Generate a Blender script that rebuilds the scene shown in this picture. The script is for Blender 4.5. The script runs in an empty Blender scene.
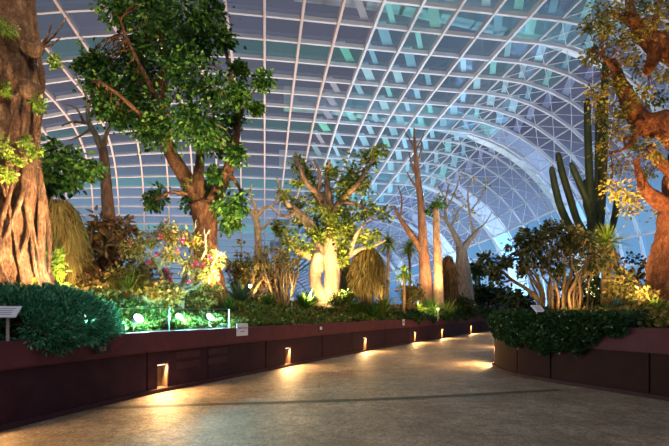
import bpy, math, random
import numpy as np
from mathutils import Vector, Matrix, noise
RNG = np.random.default_rng(7)
random.seed(7)
sc = bpy.context.scene
COL = sc.collection
F, CX, HZ, EYE = 446.0, 334.5, 311.0, 1.5          # focal length in pixels, principal column, horizon row, eye height

def at(px, py, Y):
    return Vector(((px - CX) / F * Y, Y, EYE + (HZ - py) / F * Y))

# ------------------------------------------------------------------ materials
def newmat(name):
    m = bpy.data.materials.new(name); m.use_nodes = True
    nt = m.node_tree; nt.nodes.clear()
    out = nt.nodes.new('ShaderNodeOutputMaterial')
    return m, nt, out

def N(nt, typ, **kw):
    n = nt.nodes.new(typ)
    for k, v in kw.items():
        if k in n.inputs.keys(): n.inputs[k].default_value = v
        else: setattr(n, k, v)
    return n

def ramp(nt, stops):
    r = nt.nodes.new('ShaderNodeValToRGB')
    e = r.color_ramp.elements
    while len(e) > 1: e.remove(e[-1])
    e[0].position = stops[0][0]; e[0].color = (*stops[0][1], 1)
    for p, c in stops[1:]:
        x = e.new(p); x.color = (*c, 1)
    return r

def srgb(r, g, b):
    f = lambda c: ((c / 255 + .055) / 1.055) ** 2.4 if c > 10 else c / 255 / 12.92
    return (f(r), f(g), f(b))

def leafmat(name, cols, rough=.45, trans=.35):
    m, nt, out = newmat(name)
    g = N(nt, 'ShaderNodeNewGeometry')
    r = ramp(nt, [(i / max(1, len(cols) - 1), c) for i, c in enumerate(cols)])
    nt.links.new(g.outputs['Random Per Island'], r.inputs[0])
    p = N(nt, 'ShaderNodeBsdfPrincipled', Roughness=rough)
    p.inputs['Specular IOR Level'].default_value = .3
    t = N(nt, 'ShaderNodeBsdfTranslucent')
    mx = N(nt, 'ShaderNodeMixShader'); mx.inputs[0].default_value = trans
    nt.links.new(r.outputs[0], p.inputs['Base Color']); nt.links.new(r.outputs[0], t.inputs[0])
    nt.links.new(p.outputs[0], mx.inputs[1]); nt.links.new(t.outputs[0], mx.inputs[2])
    nt.links.new(mx.outputs[0], out.inputs[0])
    return m

def barkmat(name, c1, c2, c3, scale=3.0, stretch=.35, bump=.6, rough=.85):
    m, nt, out = newmat(name)
    tc = N(nt, 'ShaderNodeTexCoord')
    mp = N(nt, 'ShaderNodeMapping'); mp.inputs['Scale'].default_value = (1, 1, stretch)
    n1 = N(nt, 'ShaderNodeTexNoise', Scale=scale * 2.2, Detail=8.0, Roughness=.7)
    n2 = N(nt, 'ShaderNodeTexVoronoi', Scale=scale * 2.5, feature='DISTANCE_TO_EDGE')
    r = ramp(nt, [(.25, c1), (.5, c2), (.75, c3)])
    nt.links.new(tc.outputs['Object'], mp.inputs[0])
    nt.links.new(mp.outputs[0], n1.inputs['Vector'])
    wv = N(nt, 'ShaderNodeMixRGB'); wv.inputs[0].default_value = .35
    nt.links.new(mp.outputs[0], wv.inputs[1]); nt.links.new(n1.outputs['Color'], wv.inputs[2])
    nt.links.new(wv.outputs[0], n2.inputs['Vector'])
    nt.links.new(n1.outputs[0], r.inputs[0])
    ad = N(nt, 'ShaderNodeMath', operation='MULTIPLY_ADD'); ad.inputs[1].default_value = .8
    nt.links.new(n2.outputs['Distance'], ad.inputs[0]); nt.links.new(n1.outputs[0], ad.inputs[2])
    b = N(nt, 'ShaderNodeBump', Strength=min(1, bump * 1.3), Distance=.12)
    nt.links.new(ad.outputs[0], b.inputs['Height'])
    p = N(nt, 'ShaderNodeBsdfPrincipled', Roughness=rough)
    p.inputs['Specular IOR Level'].default_value = .25
    nf = N(nt, 'ShaderNodeTexNoise', Scale=scale * 9, Detail=5.0, Roughness=.75)
    nt.links.new(mp.outputs[0], nf.inputs['Vector'])
    rf = ramp(nt, [(.34, (.42, .40, .38)), (.62, (1.15, 1.12, 1.08))]); nt.links.new(nf.outputs[0], rf.inputs[0])
    mm = N(nt, 'ShaderNodeMixRGB', blend_type='MULTIPLY'); mm.inputs[0].default_value = min(1, bump + .25)
    nt.links.new(r.outputs[0], mm.inputs[1]); nt.links.new(rf.outputs[0], mm.inputs[2])
    nt.links.new(mm.outputs[0], p.inputs['Base Color']); nt.links.new(b.outputs[0], p.inputs['Normal'])
    nt.links.new(p.outputs[0], out.inputs[0])
    return m

def plain(name, col, rough=.6, metal=0.0, var=.15, scale=4.0, bump=0.0):
    m, nt, out = newmat(name)
    tc = N(nt, 'ShaderNodeTexCoord')
    n1 = N(nt, 'ShaderNodeTexNoise', Scale=scale, Detail=6.0, Roughness=.65)
    nt.links.new(tc.outputs['Object'], n1.inputs['Vector'])
    lo = tuple(c * (1 - var) for c in col); hi = tuple(min(1, c * (1 + var)) for c in col)
    r = ramp(nt, [(.3, lo), (.7, hi)])
    nt.links.new(n1.outputs[0], r.inputs[0])
    p = N(nt, 'ShaderNodeBsdfPrincipled', Roughness=rough, Metallic=metal)
    p.inputs['Specular IOR Level'].default_value = .12
    nt.links.new(r.outputs[0], p.inputs['Base Color'])
    if bump:
        b = N(nt, 'ShaderNodeBump', Strength=bump, Distance=.03)
        nt.links.new(n1.outputs[0], b.inputs['Height']); nt.links.new(b.outputs[0], p.inputs['Normal'])
    nt.links.new(p.outputs[0], out.inputs[0])
    return m

def emit(name, col, s):
    m, nt, out = newmat(name)
    e = N(nt, 'ShaderNodeEmission', Strength=s); e.inputs[0].default_value = (*col, 1)
    nt.links.new(e.outputs[0], out.inputs[0])
    return m

def glassmat(name, cols, gloss=.1, milk=0.0, milkcol=(.5, .6, .65), streak=0.0):
    """Thin coated pane: tinted see-through, a little mirror, a little milky film; the tint differs from pane to pane."""
    m, nt, out = newmat(name)
    g = N(nt, 'ShaderNodeNewGeometry')
    r = ramp(nt, [(i / max(1, len(cols)), c) for i, c in enumerate(cols)])
    r.color_ramp.interpolation = 'CONSTANT'
    nt.links.new(g.outputs['Random Per Island'], r.inputs[0])
    t = N(nt, 'ShaderNodeBsdfTransparent'); nt.links.new(r.outputs[0], t.inputs[0])
    gl = N(nt, 'ShaderNodeBsdfGlossy', Roughness=.05); gl.inputs[0].default_value = (.8, .85, .9, 1)
    d = N(nt, 'ShaderNodeBsdfDiffuse'); d.inputs[0].default_value = (*milkcol, 1)
    tl = N(nt, 'ShaderNodeBsdfTranslucent'); tl.inputs[0].default_value = (*milkcol, 1)
    dm = N(nt, 'ShaderNodeMixShader'); dm.inputs[0].default_value = .5
    nt.links.new(d.outputs[0], dm.inputs[1]); nt.links.new(tl.outputs[0], dm.inputs[2])
    m1 = N(nt, 'ShaderNodeMixShader'); m1.inputs[0].default_value = gloss
    nt.links.new(t.outputs[0], m1.inputs[1]); nt.links.new(gl.outputs[0], m1.inputs[2])
    m2 = N(nt, 'ShaderNodeMixShader'); m2.inputs[0].default_value = milk
    nt.links.new(m1.outputs[0], m2.inputs[1]); nt.links.new(dm.outputs[0], m2.inputs[2])
    nt.links.new(m2.outputs[0], out.inputs[0])
    return m

M = {}
M['coping'] = plain('corten_coping', srgb(86, 48, 54), .7, 0, .18, 2.5)
M['panel'] = plain('dark_panel', srgb(48, 28, 38), .7, 0, .22, 3.0)
M['panelR'] = plain('dark_brown_panel', srgb(42, 21, 22), .7, 0, .25, 3.0)
M['kick'] = plain('kick_steel', srgb(58, 36, 42), .6, 0, .2, 4)
M['niche'] = plain('niche_paint', srgb(92, 74, 60), .6, 0, .06, 9)
M['soil'] = plain('soil', srgb(70, 52, 36), .95, 0, .5, 5, .6)
M['white'] = plain('sign_white', srgb(215, 212, 220), .5, 0, .03)
M['ink'] = plain('sign_ink', srgb(50, 40, 70), .6, 0, .05)
M['darkmetal'] = plain('dark_metal', srgb(45, 42, 44), .45, .3, .1)
M['post'] = plain('sign_post_paint', srgb(170, 150, 140), .5, 0, .08)
M['steelW'] = plain('roof_steel_cream', srgb(205, 185, 180), .5, 0, .06, 1)
M['steelR'] = plain('roof_steel_white', srgb(205, 205, 212), .45, 0, .06, 1)
M['outer'] = plain('outer_arch_paint', srgb(215, 225, 232), .4, 0, .06, 1)
M['led_warm'] = emit('led_warm', (1, .80, .55), 2.2)
M['led_cyan'] = emit('led_cyan', (.78, 1.0, .95), 9)
M['led_spot'] = emit('led_spot', (1, .85, .6), 25)
M['bark_huge'] = barkmat('bark_huge', srgb(62, 42, 28), srgb(132, 94, 66), srgb(196, 156, 118), 3.2, .5, .9)
M['bark_green'] = barkmat('bark_green_tree', srgb(64, 40, 27), srgb(122, 80, 54), srgb(176, 130, 94), 3.0, .5, .7)
M['bark_pale'] = barkmat('bark_pale', srgb(120, 90, 66), srgb(176, 146, 112), srgb(216, 192, 160), 2.4, .5, .4)
M['bark_slim'] = barkmat('bark_slim', srgb(92, 66, 52), srgb(146, 110, 88), srgb(184, 148, 120), 3, .25, .4)
M['bark_grey'] = barkmat('bark_grey', srgb(110, 92, 78), srgb(150, 130, 112), srgb(178, 158, 140), 3, .3, .4)
M['bark_orange'] = barkmat('bark_orange', srgb(74, 42, 24), srgb(152, 90, 52), srgb(206, 142, 94), 4.2, .7, 1.0)
M['stem_tan'] = barkmat('stem_tan', srgb(84, 62, 36), srgb(136, 106, 66), srgb(172, 140, 94), 4, .4, .3)
M['stem_rose'] = barkmat('stem_rose', srgb(104, 98, 74), srgb(150, 142, 112), srgb(184, 176, 146), 4, .4, .2)
M['stem_dark'] = barkmat('stem_dark', srgb(60, 46, 38), srgb(88, 68, 54), srgb(110, 88, 70), 4, .4, .3)
M['cactus'] = barkmat('cactus_skin', srgb(26, 38, 24), srgb(42, 56, 34), srgb(62, 72, 44), 2, .6, .2, .55)
G = srgb
M['lf_green'] = leafmat('leaf_green', [G(26, 58, 22), G(46, 84, 30), G(74, 112, 42), G(118, 146, 58)])
M['lf_bush'] = leafmat('leaf_bluegreen', [G(24, 84, 66), G(46, 120, 90), G(76, 146, 104), G(130, 180, 136)], .6)
M['lf_baobab'] = leafmat('leaf_baobab', [G(60, 80, 28), G(108, 126, 40), G(150, 158, 56), G(184, 180, 74)])
M['lf_olive'] = leafmat('leaf_olive', [G(70, 78, 34), G(120, 118, 48), G(164, 148, 66), G(172, 120, 76)])
M['lf_brown'] = leafmat('leaf_bronze', [G(50, 44, 26), G(96, 70, 40), G(140, 96, 56), G(90, 84, 40)])
M['lf_shrub'] = leafmat('leaf_shrub', [G(34, 48, 26), G(58, 70, 34), G(92, 94, 46), G(128, 104, 58)])
M['print'] = plain('print_grey', srgb(150, 146, 165), .6, 0, .05)
M['lf_dark'] = leafmat('leaf_dark', [G(24, 40, 22), G(36, 54, 28), G(56, 70, 36), G(70, 84, 44)])
M['lf_right'] = leafmat('leaf_right_tree', [G(66, 74, 28), G(110, 112, 40), G(150, 140, 54), G(120, 92, 40)])
M['lf_lime'] = leafmat('leaf_lime', [G(80, 110, 30), G(120, 146, 44), G(150, 172, 60), G(175, 180, 80)])
M['lf_grass'] = leafmat('blade_green', [G(44, 80, 28), G(72, 110, 36), G(104, 136, 48)])
M['lf_straw'] = leafmat('blade_straw', [G(90, 72, 34), G(130, 104, 52), G(165, 135, 70), G(110, 104, 46)], .8, .3)
M['lf_agave'] = leafmat('blade_agave', [G(60, 88, 66), G(88, 116, 84), G(120, 140, 100)])
M['lf_cover'] = leafmat('leaf_cover', [G(40, 62, 24), G(66, 96, 34), G(98, 122, 46), G(140, 104, 62)])
M['lf_hang'] = leafmat('leaf_hanging', [G(22, 44, 24), G(36, 66, 32), G(52, 84, 40), G(72, 100, 54)])
M['fl_pink'] = leafmat('petal_pink', [G(190, 60, 100), G(220, 96, 130), G(205, 70, 85)])
M['fl_white'] = leafmat('petal_white', [G(190, 196, 176), G(220, 222, 205)])

def floormat():
    m, nt, out = newmat('stamped_concrete')
    tc = N(nt, 'ShaderNodeTexCoord')
    n1 = N(nt, 'ShaderNodeTexNoise', Scale=1.1, Detail=10.0, Roughness=.7)
    n2 = N(nt, 'ShaderNodeTexNoise', Scale=6.0, Detail=8.0, Roughness=.8)
    vo = N(nt, 'ShaderNodeTexVoronoi', Scale=5.0, feature='DISTANCE_TO_EDGE')
    dw = N(nt, 'ShaderNodeMixRGB'); dw.inputs[0].default_value = .12
    for x in (n1, n2): nt.links.new(tc.outputs['Object'], x.inputs['Vector'])
    nt.links.new(tc.outputs['Object'], dw.inputs[1]); nt.links.new(n2.outputs['Color'], dw.inputs[2])
    nt.links.new(dw.outputs[0], vo.inputs['Vector'])
    r1 = ramp(nt, [(.32, srgb(108, 94, 82)), (.5, srgb(142, 126, 110)), (.68, srgb(172, 156, 138))])
    r2 = ramp(nt, [(.36, (.35, .34, .33)), (.64, (1.35, 1.32, 1.26))])
    nt.links.new(n1.outputs[0], r1.inputs[0]); nt.links.new(n2.outputs[0], r2.inputs[0])
    mu = N(nt, 'ShaderNodeMixRGB', blend_type='MULTIPLY'); mu.inputs[0].default_value = .8
    nt.links.new(r1.outputs[0], mu.inputs[1]); nt.links.new(r2.outputs[0], mu.inputs[2])
    n3 = N(nt, 'ShaderNodeTexNoise', Scale=24.0, Detail=4.0, Roughness=.7); nt.links.new(tc.outputs['Object'], n3.inputs['Vector'])
    r3 = ramp(nt, [(.38, (.5, .5, .5)), (.62, (1.25, 1.25, 1.25))]); nt.links.new(n3.outputs[0], r3.inputs[0])
    rv = ramp(nt, [(0, (.62, .62, .62)), (.06, (1, 1, 1))]); nt.links.new(vo.outputs['Distance'], rv.inputs[0])
    mu2 = N(nt, 'ShaderNodeMixRGB', blend_type='MULTIPLY'); mu2.inputs[0].default_value = .7
    mu3 = N(nt, 'ShaderNodeMixRGB', blend_type='MULTIPLY'); mu3.inputs[0].default_value = .6
    nt.links.new(mu.outputs[0], mu2.inputs[1]); nt.links.new(r3.outputs[0], mu2.inputs[2])
    nt.links.new(mu2.outputs[0], mu3.inputs[1]); nt.links.new(rv.outputs[0], mu3.inputs[2]); mu = mu3
    h = N(nt, 'ShaderNodeMath', operation='MULTIPLY_ADD'); h.inputs[1].default_value = .5
    nt.links.new(vo.outputs['Distance'], h.inputs[0]); nt.links.new(n2.outputs[0], h.inputs[2])
    b = N(nt, 'ShaderNodeBump', Strength=.9, Distance=.04)
    nt.links.new(h.outputs[0], b.inputs['Height'])
    p = N(nt, 'ShaderNodeBsdfPrincipled', Roughness=.55)
    nt.links.new(mu.outputs[0], p.inputs['Base Color']); nt.links.new(b.outputs[0], p.inputs['Normal'])
    nt.links.new(p.outputs[0], out.inputs[0])
    return m
M['floor'] = floormat()
M['joint'] = plain('path_joint', srgb(92, 82, 70), .7, 0, .3, 6, .2)
M['gl_w'] = glassmat('glass_dusk', [G(222, 218, 222), G(208, 208, 214), G(214, 214, 222), G(204, 216, 218)], .14, .05, (.35, .35, .42))
M['gl_t'] = glassmat('glass_green_tint', [G(190, 238, 222), G(180, 228, 216)], .10, .05, (.35, .45, .43))
M['gl_e'] = glassmat('glass_east_roof', [G(206, 232, 238), G(220, 240, 244), G(192, 222, 232), G(200, 240, 236)], .12, .04, (.5, .62, .66))
M['gl_s'] = glassmat('glass_shoulder', [G(206, 206, 226), G(196, 198, 220), G(212, 214, 232)], .06, .02, (.3, .3, .38))
M['gl_b'] = glassmat('glass_wall_blue', [G(176, 216, 246), G(160, 206, 244), G(192, 226, 250)], .08, .04, (.5, .6, .7))
def clear():
    m, nt, out = newmat('barrier_glass')
    t = N(nt, 'ShaderNodeBsdfTransparent'); t.inputs[0].default_value = (.88, .97, .93, 1)
    g = N(nt, 'ShaderNodeBsdfGlossy', Roughness=.05)
    x = N(nt, 'ShaderNodeMixShader'); x.inputs[0].default_value = .07
    nt.links.new(t.outputs[0], x.inputs[1]); nt.links.new(g.outputs[0], x.inputs[2])
    nt.links.new(x.outputs[0], out.inputs[0]); return m
M['clear'] = clear()
M['edge'] = plain('glass_edge', srgb(150, 190, 175), .3, 0, .05)

# ------------------------------------------------------------------ mesh builder
def unit(a):
    return a / np.maximum(1e-9, np.linalg.norm(a, axis=-1, keepdims=True))

def catmull(pts, radii, step):
    P = [Vector(p) for p in pts]; out = []; rr = []
    Q = [P[0] * 2 - P[1]] + P + [P[-1] * 2 - P[-2]]
    for i in range(len(P) - 1):
        n = max(1, int(math.ceil((P[i + 1] - P[i]).length / step)))
        a, b, c, d = Q[i], Q[i + 1], Q[i + 2], Q[i + 3]
        for k in range(n):
            t = k / n
            out.append(.5 * ((2 * b) + (c - a) * t + (2 * a - 5 * b + 4 * c - d) * t * t + (3 * b - a - 3 * c + d) * t ** 3))
            rr.append(radii[i] + (radii[i + 1] - radii[i]) * t)
    out.append(P[-1]); rr.append(radii[-1])
    return out, rr

class MB:
    def __init__(s): s.V = []; s.Fq = []; s.Ft = []; s.n = 0
    def add(s, v, quads=None, tris=None):
        v = np.asarray(v, dtype=np.float64).reshape(-1, 3)
        if quads is not None and len(quads): s.Fq.append(np.asarray(quads, dtype=np.int64).reshape(-1, 4) + s.n)
        if tris is not None and len(tris): s.Ft.append(np.asarray(tris, dtype=np.int64).reshape(-1, 3) + s.n)
        s.V.append(v); s.n += len(v)
    def box(s, c, size, rot=None):
        x, y, z = [k / 2 for k in size]
        v = [Vector((sx * x, sy * y, sz * z)) for sz in (-1, 1) for sy in (-1, 1) for sx in (-1, 1)]
        R = rot if rot else Matrix.Identity(3)
        s.add([tuple(Vector(c) + R @ p) for p in v], [(0, 2, 3, 1), (4, 5, 7, 6), (0, 1, 5, 4), (2, 6, 7, 3), (0, 4, 6, 2), (1, 3, 7, 5)])
    def tube(s, pts, radii, n=8, step=.4, rough=0.0, freq=1.5, ribs=0, ribd=.18, cap=True, flare=0.0):
        P, R = catmull(pts, radii, step)
        up = Vector((.31, .77, .55)); T0 = (P[1] - P[0]).normalized()
        u = (up - T0 * up.dot(T0)).normalized()
        vs = []
        m = len(P)
        if ribs: n = ribs * 2
        off = Vector((random.uniform(-50, 50), random.uniform(-50, 50), random.uniform(-50, 50)))
        for i in range(m):
            T = (P[min(i + 1, m - 1)] - P[max(i - 1, 0)]).normalized()
            u = (u - T * u.dot(T)).normalized(); w = T.cross(u)
            for k in range(n):
                a = 2 * math.pi * k / n
                d = u * math.cos(a) + w * math.sin(a)
                r = R[i]
                if ribs: r *= 1 + (ribd if k % 2 else -ribd)
                if rough:
                    q = P[i] + d * r
                    r *= 1 + rough * (noise.noise((q * freq) + off) + .5 * noise.noise((q * freq * 2.7) + off))
                if flare and i < m * .25:
                    t = 1 - i / (m * .25)
                    r *= 1 + flare * t * t * (1 + .5 * math.sin(5 * a + off.x))
                vs.append(tuple(P[i] + d * r))
        q = [(i * n + k, i * n + (k + 1) % n, (i + 1) * n + (k + 1) % n, (i + 1) * n + k) for i in range(m - 1) for k in range(n)]
        tr = []
        if cap:
            vs.append(tuple(P[-1] + (P[-1] - P[-2]).normalized() * R[-1] * .7)); b = len(vs) - 1
            tr += [((m - 1) * n + k, (m - 1) * n + (k + 1) % n, b) for k in range(n)]
            vs.append(tuple(P[0])); b = len(vs) - 1
            tr += [((k + 1) % n, k, b) for k in range(n)]
        s.add(vs, q, tr)
        return P, R
    def leaves(s, P, D, L, w=.35, droop=.2, upb=.8):
        P = np.asarray(P, float); n = len(P)
        if n == 0: return
        D = unit(np.asarray(D, float)); L = np.broadcast_to(np.asarray(L, float), (n,))[:, None]
        up = np.array([0, 0, 1.0]) * upb + RNG.normal(0, .55, (n, 3))
        S = unit(np.cross(D, up)); Nn = np.cross(S, D)
        W = S * L * w
        v = np.stack([P, P + D * L * .3 + W + Nn * L * .06, P + D * L * .7 + W * .75 - Nn * L * droop * .3,
                      P + D * L - Nn * L * droop, P + D * L * .7 - W * .75 - Nn * L * droop * .3, P + D * L * .3 - W + Nn * L * .06], 1).reshape(-1, 3)
        b = np.arange(n)[:, None] * 6
        s.add(v, np.concatenate([b + [0, 1, 2, 3], b + [0, 3, 4, 5]], 0))
    def blades(s, P, D, L, w, bend=.4, seg=4, pw=1.0):
        P = np.asarray(P, float); n = len(P)
        if n == 0: return
        D = unit(np.asarray(D, float)); L = np.broadcast_to(np.asarray(L, float), (n,)); w = np.broadcast_to(np.asarray(w, float), (n,)); bend = np.broadcast_to(np.asarray(bend, float), (n,))
        S = unit(np.cross(D, np.array([0, 0, 1.0]) + RNG.normal(0, .15, (n, 3))))
        Nn = np.cross(S, D)
        rows = []
        for k in range(seg + 1):
            t = k / seg
            c = P + D * (L * t)[:, None] + np.array([0, 0, -1.0]) * (bend * L * t * t)[:, None]
            ww = (w * (1 - t ** 1.6) ** pw * (.75 + .5 * math.sin(min(1, t * 1.6) * math.pi * .5)) + .002)[:, None]
            rows += [c - S * ww + Nn * ww * .35, c, c + S * ww + Nn * ww * .35]
        v = np.stack(rows, 1).reshape(-1, 3); m = 3 * (seg + 1)
        b = np.arange(n)[:, None] * m
        q = []
        for k in range(seg):
            o = 3 * k
            q += [b + [o, o + 1, o + 4, o + 3], b + [o + 1, o + 2, o + 5, o + 4]]
        s.add(v, np.concatenate(q, 0))
    def build(s, name, mat, parent=None, origin=None, label=None, smooth=True):
        V = np.concatenate(s.V) if s.V else np.zeros((0, 3))
        if parent is not None:
            pw = parent.matrix_basis.translation
            if parent.parent is not None: pw = pw + parent.parent.matrix_basis.translation
            loc = Vector(pw)
        else:
            loc = Vector(origin) if origin is not None else Vector((0, 0, 0))
        V = V - np.array(loc)
        q = np.concatenate(s.Fq) if s.Fq else np.zeros((0, 4), int)
        t = np.concatenate(s.Ft) if s.Ft else np.zeros((0, 3), int)
        me = bpy.data.meshes.new(name)
        me.vertices.add(len(V)); me.vertices.foreach_set('co', V.ravel())
        nl = q.size + t.size
        me.loops.add(nl); me.loops.foreach_set('vertex_index', np.concatenate([q.ravel(), t.ravel()]).astype(np.int32))
        me.polygons.add(len(q) + len(t))
        st = np.concatenate([np.arange(len(q)) * 4, q.size + np.arange(len(t)) * 3]).astype(np.int32)
        me.polygons.foreach_set('loop_start', st)
        me.polygons.foreach_set('loop_total', np.concatenate([np.full(len(q), 4), np.full(len(t), 3)]).astype(np.int32))
        me.polygons.foreach_set('use_smooth', np.full(len(q) + len(t), smooth))
        me.update(calc_edges=True); me.validate()
        me.materials.append(M[mat] if isinstance(mat, str) else mat)
        o = bpy.data.objects.new(name, me); COL.objects.link(o)
        if parent is not None: o.parent = parent
        else: o.location = loc
        if label: o['label'] = label
        return o

def thing(name, label, cat, loc, group=None):
    o = bpy.data.objects.new(name, None); COL.objects.link(o); o.location = loc
    o['label'] = label; o['category'] = cat
    if group: o['group'] = group
    return o
def tag(o, label, cat, group=None, kind=None):
    o['label'] = label; o['category'] = cat
    if group: o['group'] = group
    if kind: o['kind'] = kind
    return o
def struct(o): o['kind'] = 'structure'; return o

def light(kind, name, loc, target, energy, col, size=.1, angle=60, blend=.5):
    l = bpy.data.lights.new(name, kind); l.energy = energy; l.color = col
    if kind == 'SPOT': l.spot_size = math.radians(angle); l.spot_blend = blend; l.shadow_soft_size = size
    elif kind == 'AREA': l.size = size
    elif kind == 'POINT': l.shadow_soft_size = size
    o = bpy.data.objects.new(name, l); COL.objects.link(o); o.location = loc
    if target is not None:
        o.rotation_euler = (Vector(target) - Vector(loc)).to_track_quat('-Z', 'Y').to_euler()
    return o

# ------------------------------------------------------------------ planter curves
class Curve:
    def __init__(s, pts, side):
        P, _ = catmull([Vector((x, y, 0)) for x, y in pts], [0] * len(pts), .1)
        s.P = np.array([[p.x, p.y] for p in P])
        d = np.linalg.norm(np.diff(s.P, axis=0), axis=1)
        s.S = np.concatenate([[0], np.cumsum(d)]); s.len = s.S[-1]; s.side = side
    def pos(s, t): return np.array([np.interp(t, s.S, s.P[:, 0]), np.interp(t, s.S, s.P[:, 1])])
    def tan(s, t):
        a = s.pos(min(t + .15, s.len)) - s.pos(max(t - .15, 0)); return a / np.linalg.norm(a)
    def nor(s, t):                       # towards the path
        a = s.tan(t); return np.array([a[1], -a[0]]) * s.side
    def pt(s, t, off, z):
        p = s.pos(t) + s.nor(t) * off; return Vector((p[0], p[1], z))
    def at_px(s, px, lo=0, hi=None):
        hi = hi or s.len
        ts = np.arange(lo, hi, .02)
        X = np.interp(ts, s.S, s.P[:, 0]); Y = np.interp(ts, s.S, s.P[:, 1])
        ok = Y > 1
        e = np.where(ok, np.abs(CX + F * X / np.where(ok, Y, 1) - px), 1e9)
        return ts[int(np.argmin(e))]
    def dist(s, X, Y):                   # signed distance, positive on the bed's side
        Q = np.stack([np.asarray(X, float), np.asarray(Y, float)], -1)
        sh = Q.shape[:-1]; Q = Q.reshape(-1, 2)
        R = s.P[::2]; out = np.empty(len(Q))
        T = np.gradient(R, axis=0); Nn = np.stack([T[:, 1], -T[:, 0]], 1) * s.side; Nn /= np.linalg.norm(Nn, axis=1, keepdims=True)
        for i in range(0, len(Q), 4000):
            q = Q[i:i + 4000]
            d2 = ((q[:, None, :] - R[None]) ** 2).sum(-1); k = d2.argmin(1)
            sg = -np.sign(((q - R[k]) * Nn[k]).sum(1))
            out[i:i + 4000] = np.sqrt(d2[np.arange(len(q)), k]) * sg
        return out.reshape(sh)

LC = Curve([(-6.3, -4), (-5.6, .5), (-4.9, 3.6), (-4.19, 5.59), (-3.72, 6.97), (-3.3, 8.1), (-2.63, 9.35), (-1.71, 11.15), (-.95, 12.6), (1.13, 16.6),
            (3.76, 21.1), (5.95, 24.6), (9.0, 29.6), (11.9, 33.5), (16, 37.5), (22, 41.5), (30, 45)], 1)
RC = Curve([(22, 40), (16, 31), (11.5, 25), (9, 21.2), (6.9, 17.4), (5.5, 14.8), (4.75, 13.2), (4.36, 12.1), (4.2, 11.1), (4.26, 10.2), (4.62, 9.35), (5.1, 8.4), (5.5, 7.6), (6.2, 6.0), (6.8, 4.2), (7.3, 1.5), (7.6, -3)], 1)
# RC runs from the back to the front with its bed on the left-hand side seen along the curve
def kn(d, ks): return np.interp(d, [k[0] for k in ks], [k[1] for k in ks])
LK = [(0, 1.02), (.4, 1.08), (1, 1.28), (2, 1.6), (3.5, 1.85), (8, 1.9), (13, 1.3), (19, .0)]
RK = [(0, 1.08), (.5, 1.15), (1.5, 1.35), (3, 1.5), (6, 1.55), (10, .9), (13, 0)]
def bump2(X, Y): return .06 * (np.sin(X * 1.7 + .4 * Y) + np.sin(Y * 1.3 - X * .6))
def zl(X, Y):
    d = LC.dist(X, Y); return kn(d, LK) + bump2(X, Y) * np.clip(d / 1.5, 0, 1)
def zr(X, Y):
    d = RC.dist(X, Y); return kn(d, RK) + bump2(X, Y) * np.clip(d / 1.5, 0, 1)
def baseL(px, Y):
    X = (px - CX) / F * Y; return Vector((X, Y, float(zl(X, Y))))
def baseR(px, Y):
    X = (px - CX) / F * Y; return Vector((X, Y, float(zr(X, Y))))

def strip(mb, C, s0, s1, o0, o1, z0, z1, step=.15):
    n = max(1, int(math.ceil((s1 - s0) / step))); vs = []
    for i in range(n + 1):
        t = s0 + (s1 - s0) * i / n
        for o, z in ((o0, z0), (o1, z0), (o1, z1), (o0, z1)): vs.append(tuple(C.pt(t, o, z)))
    q = [(i * 4 + k, i * 4 + (k + 1) % 4, (i + 1) * 4 + (k + 1) % 4, (i + 1) * 4 + k) for i in range(n) for k in range(4)]
    q += [(3, 2, 1, 0), (n * 4, n * 4 + 1, n * 4 + 2, n * 4 + 3)]
    mb.add(vs, q)

# ------------------------------------------------------------------ floor and beds
mb = MB(); mb.add([(-160, -40, 0), (160, -40, 0), (160, 220, 0), (-160, 220, 0)], [(0, 1, 2, 3)])
struct(mb.build('floor', 'floor'))
mb = MB()
jp, _ = catmull([at(px, 0, 669 / (py - HZ)).xy.to_3d() for px, py in ((-60, 415), (60, 410), (200, 405), (330, 401), (450, 396), (560, 390))], [0] * 6, .2)
for i in range(len(jp) - 1):
    for a, b in ((0, 1),):
        T = (jp[i + 1] - jp[i]).normalized(); nn = Vector((-T.y, T.x, 0)) * .10
        mb.add([tuple(jp[i] - nn + Vector((0, 0, .004))), tuple(jp[i + 1] - nn + Vector((0, 0, .004))), tuple(jp[i + 1] + nn + Vector((0, 0, .004))), tuple(jp[i] + nn + Vector((0, 0, .004)))], [(0, 1, 2, 3)])
struct(mb.build('floor_joint', 'joint'))

def bed(name, C, zf, x0, x1, y0, y1, st, dmax):
    xs = np.arange(x0, x1, st); ys = np.arange(y0, y1, st)
    X, Y = np.meshgrid(xs, ys, indexing='ij')
    d = C.dist(X, Y); Z = zf(X, Y)
    ok = (d > .06) & (d < dmax)
    idx = np.arange(X.size).reshape(X.shape)
    c = ok[:-1, :-1] & ok[1:, :-1] & ok[1:, 1:] & ok[:-1, 1:]
    q = np.stack([idx[:-1, :-1][c], idx[1:, :-1][c], idx[1:, 1:][c], idx[:-1, 1:][c]], 1)
    used = np.unique(q); re = np.full(X.size, -1); re[used] = np.arange(len(used))
    m = MB(); m.add(np.stack([X.ravel(), Y.ravel(), Z.ravel()], 1)[used], re[q])
    return struct(m.build(name, 'soil'))
bed('ground_left', LC, zl, -20, 26, -1, 58, .25, 18.5)
bed('ground_right', RC, zr, 4, 26, 0, 40, .2, 12.5)

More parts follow.
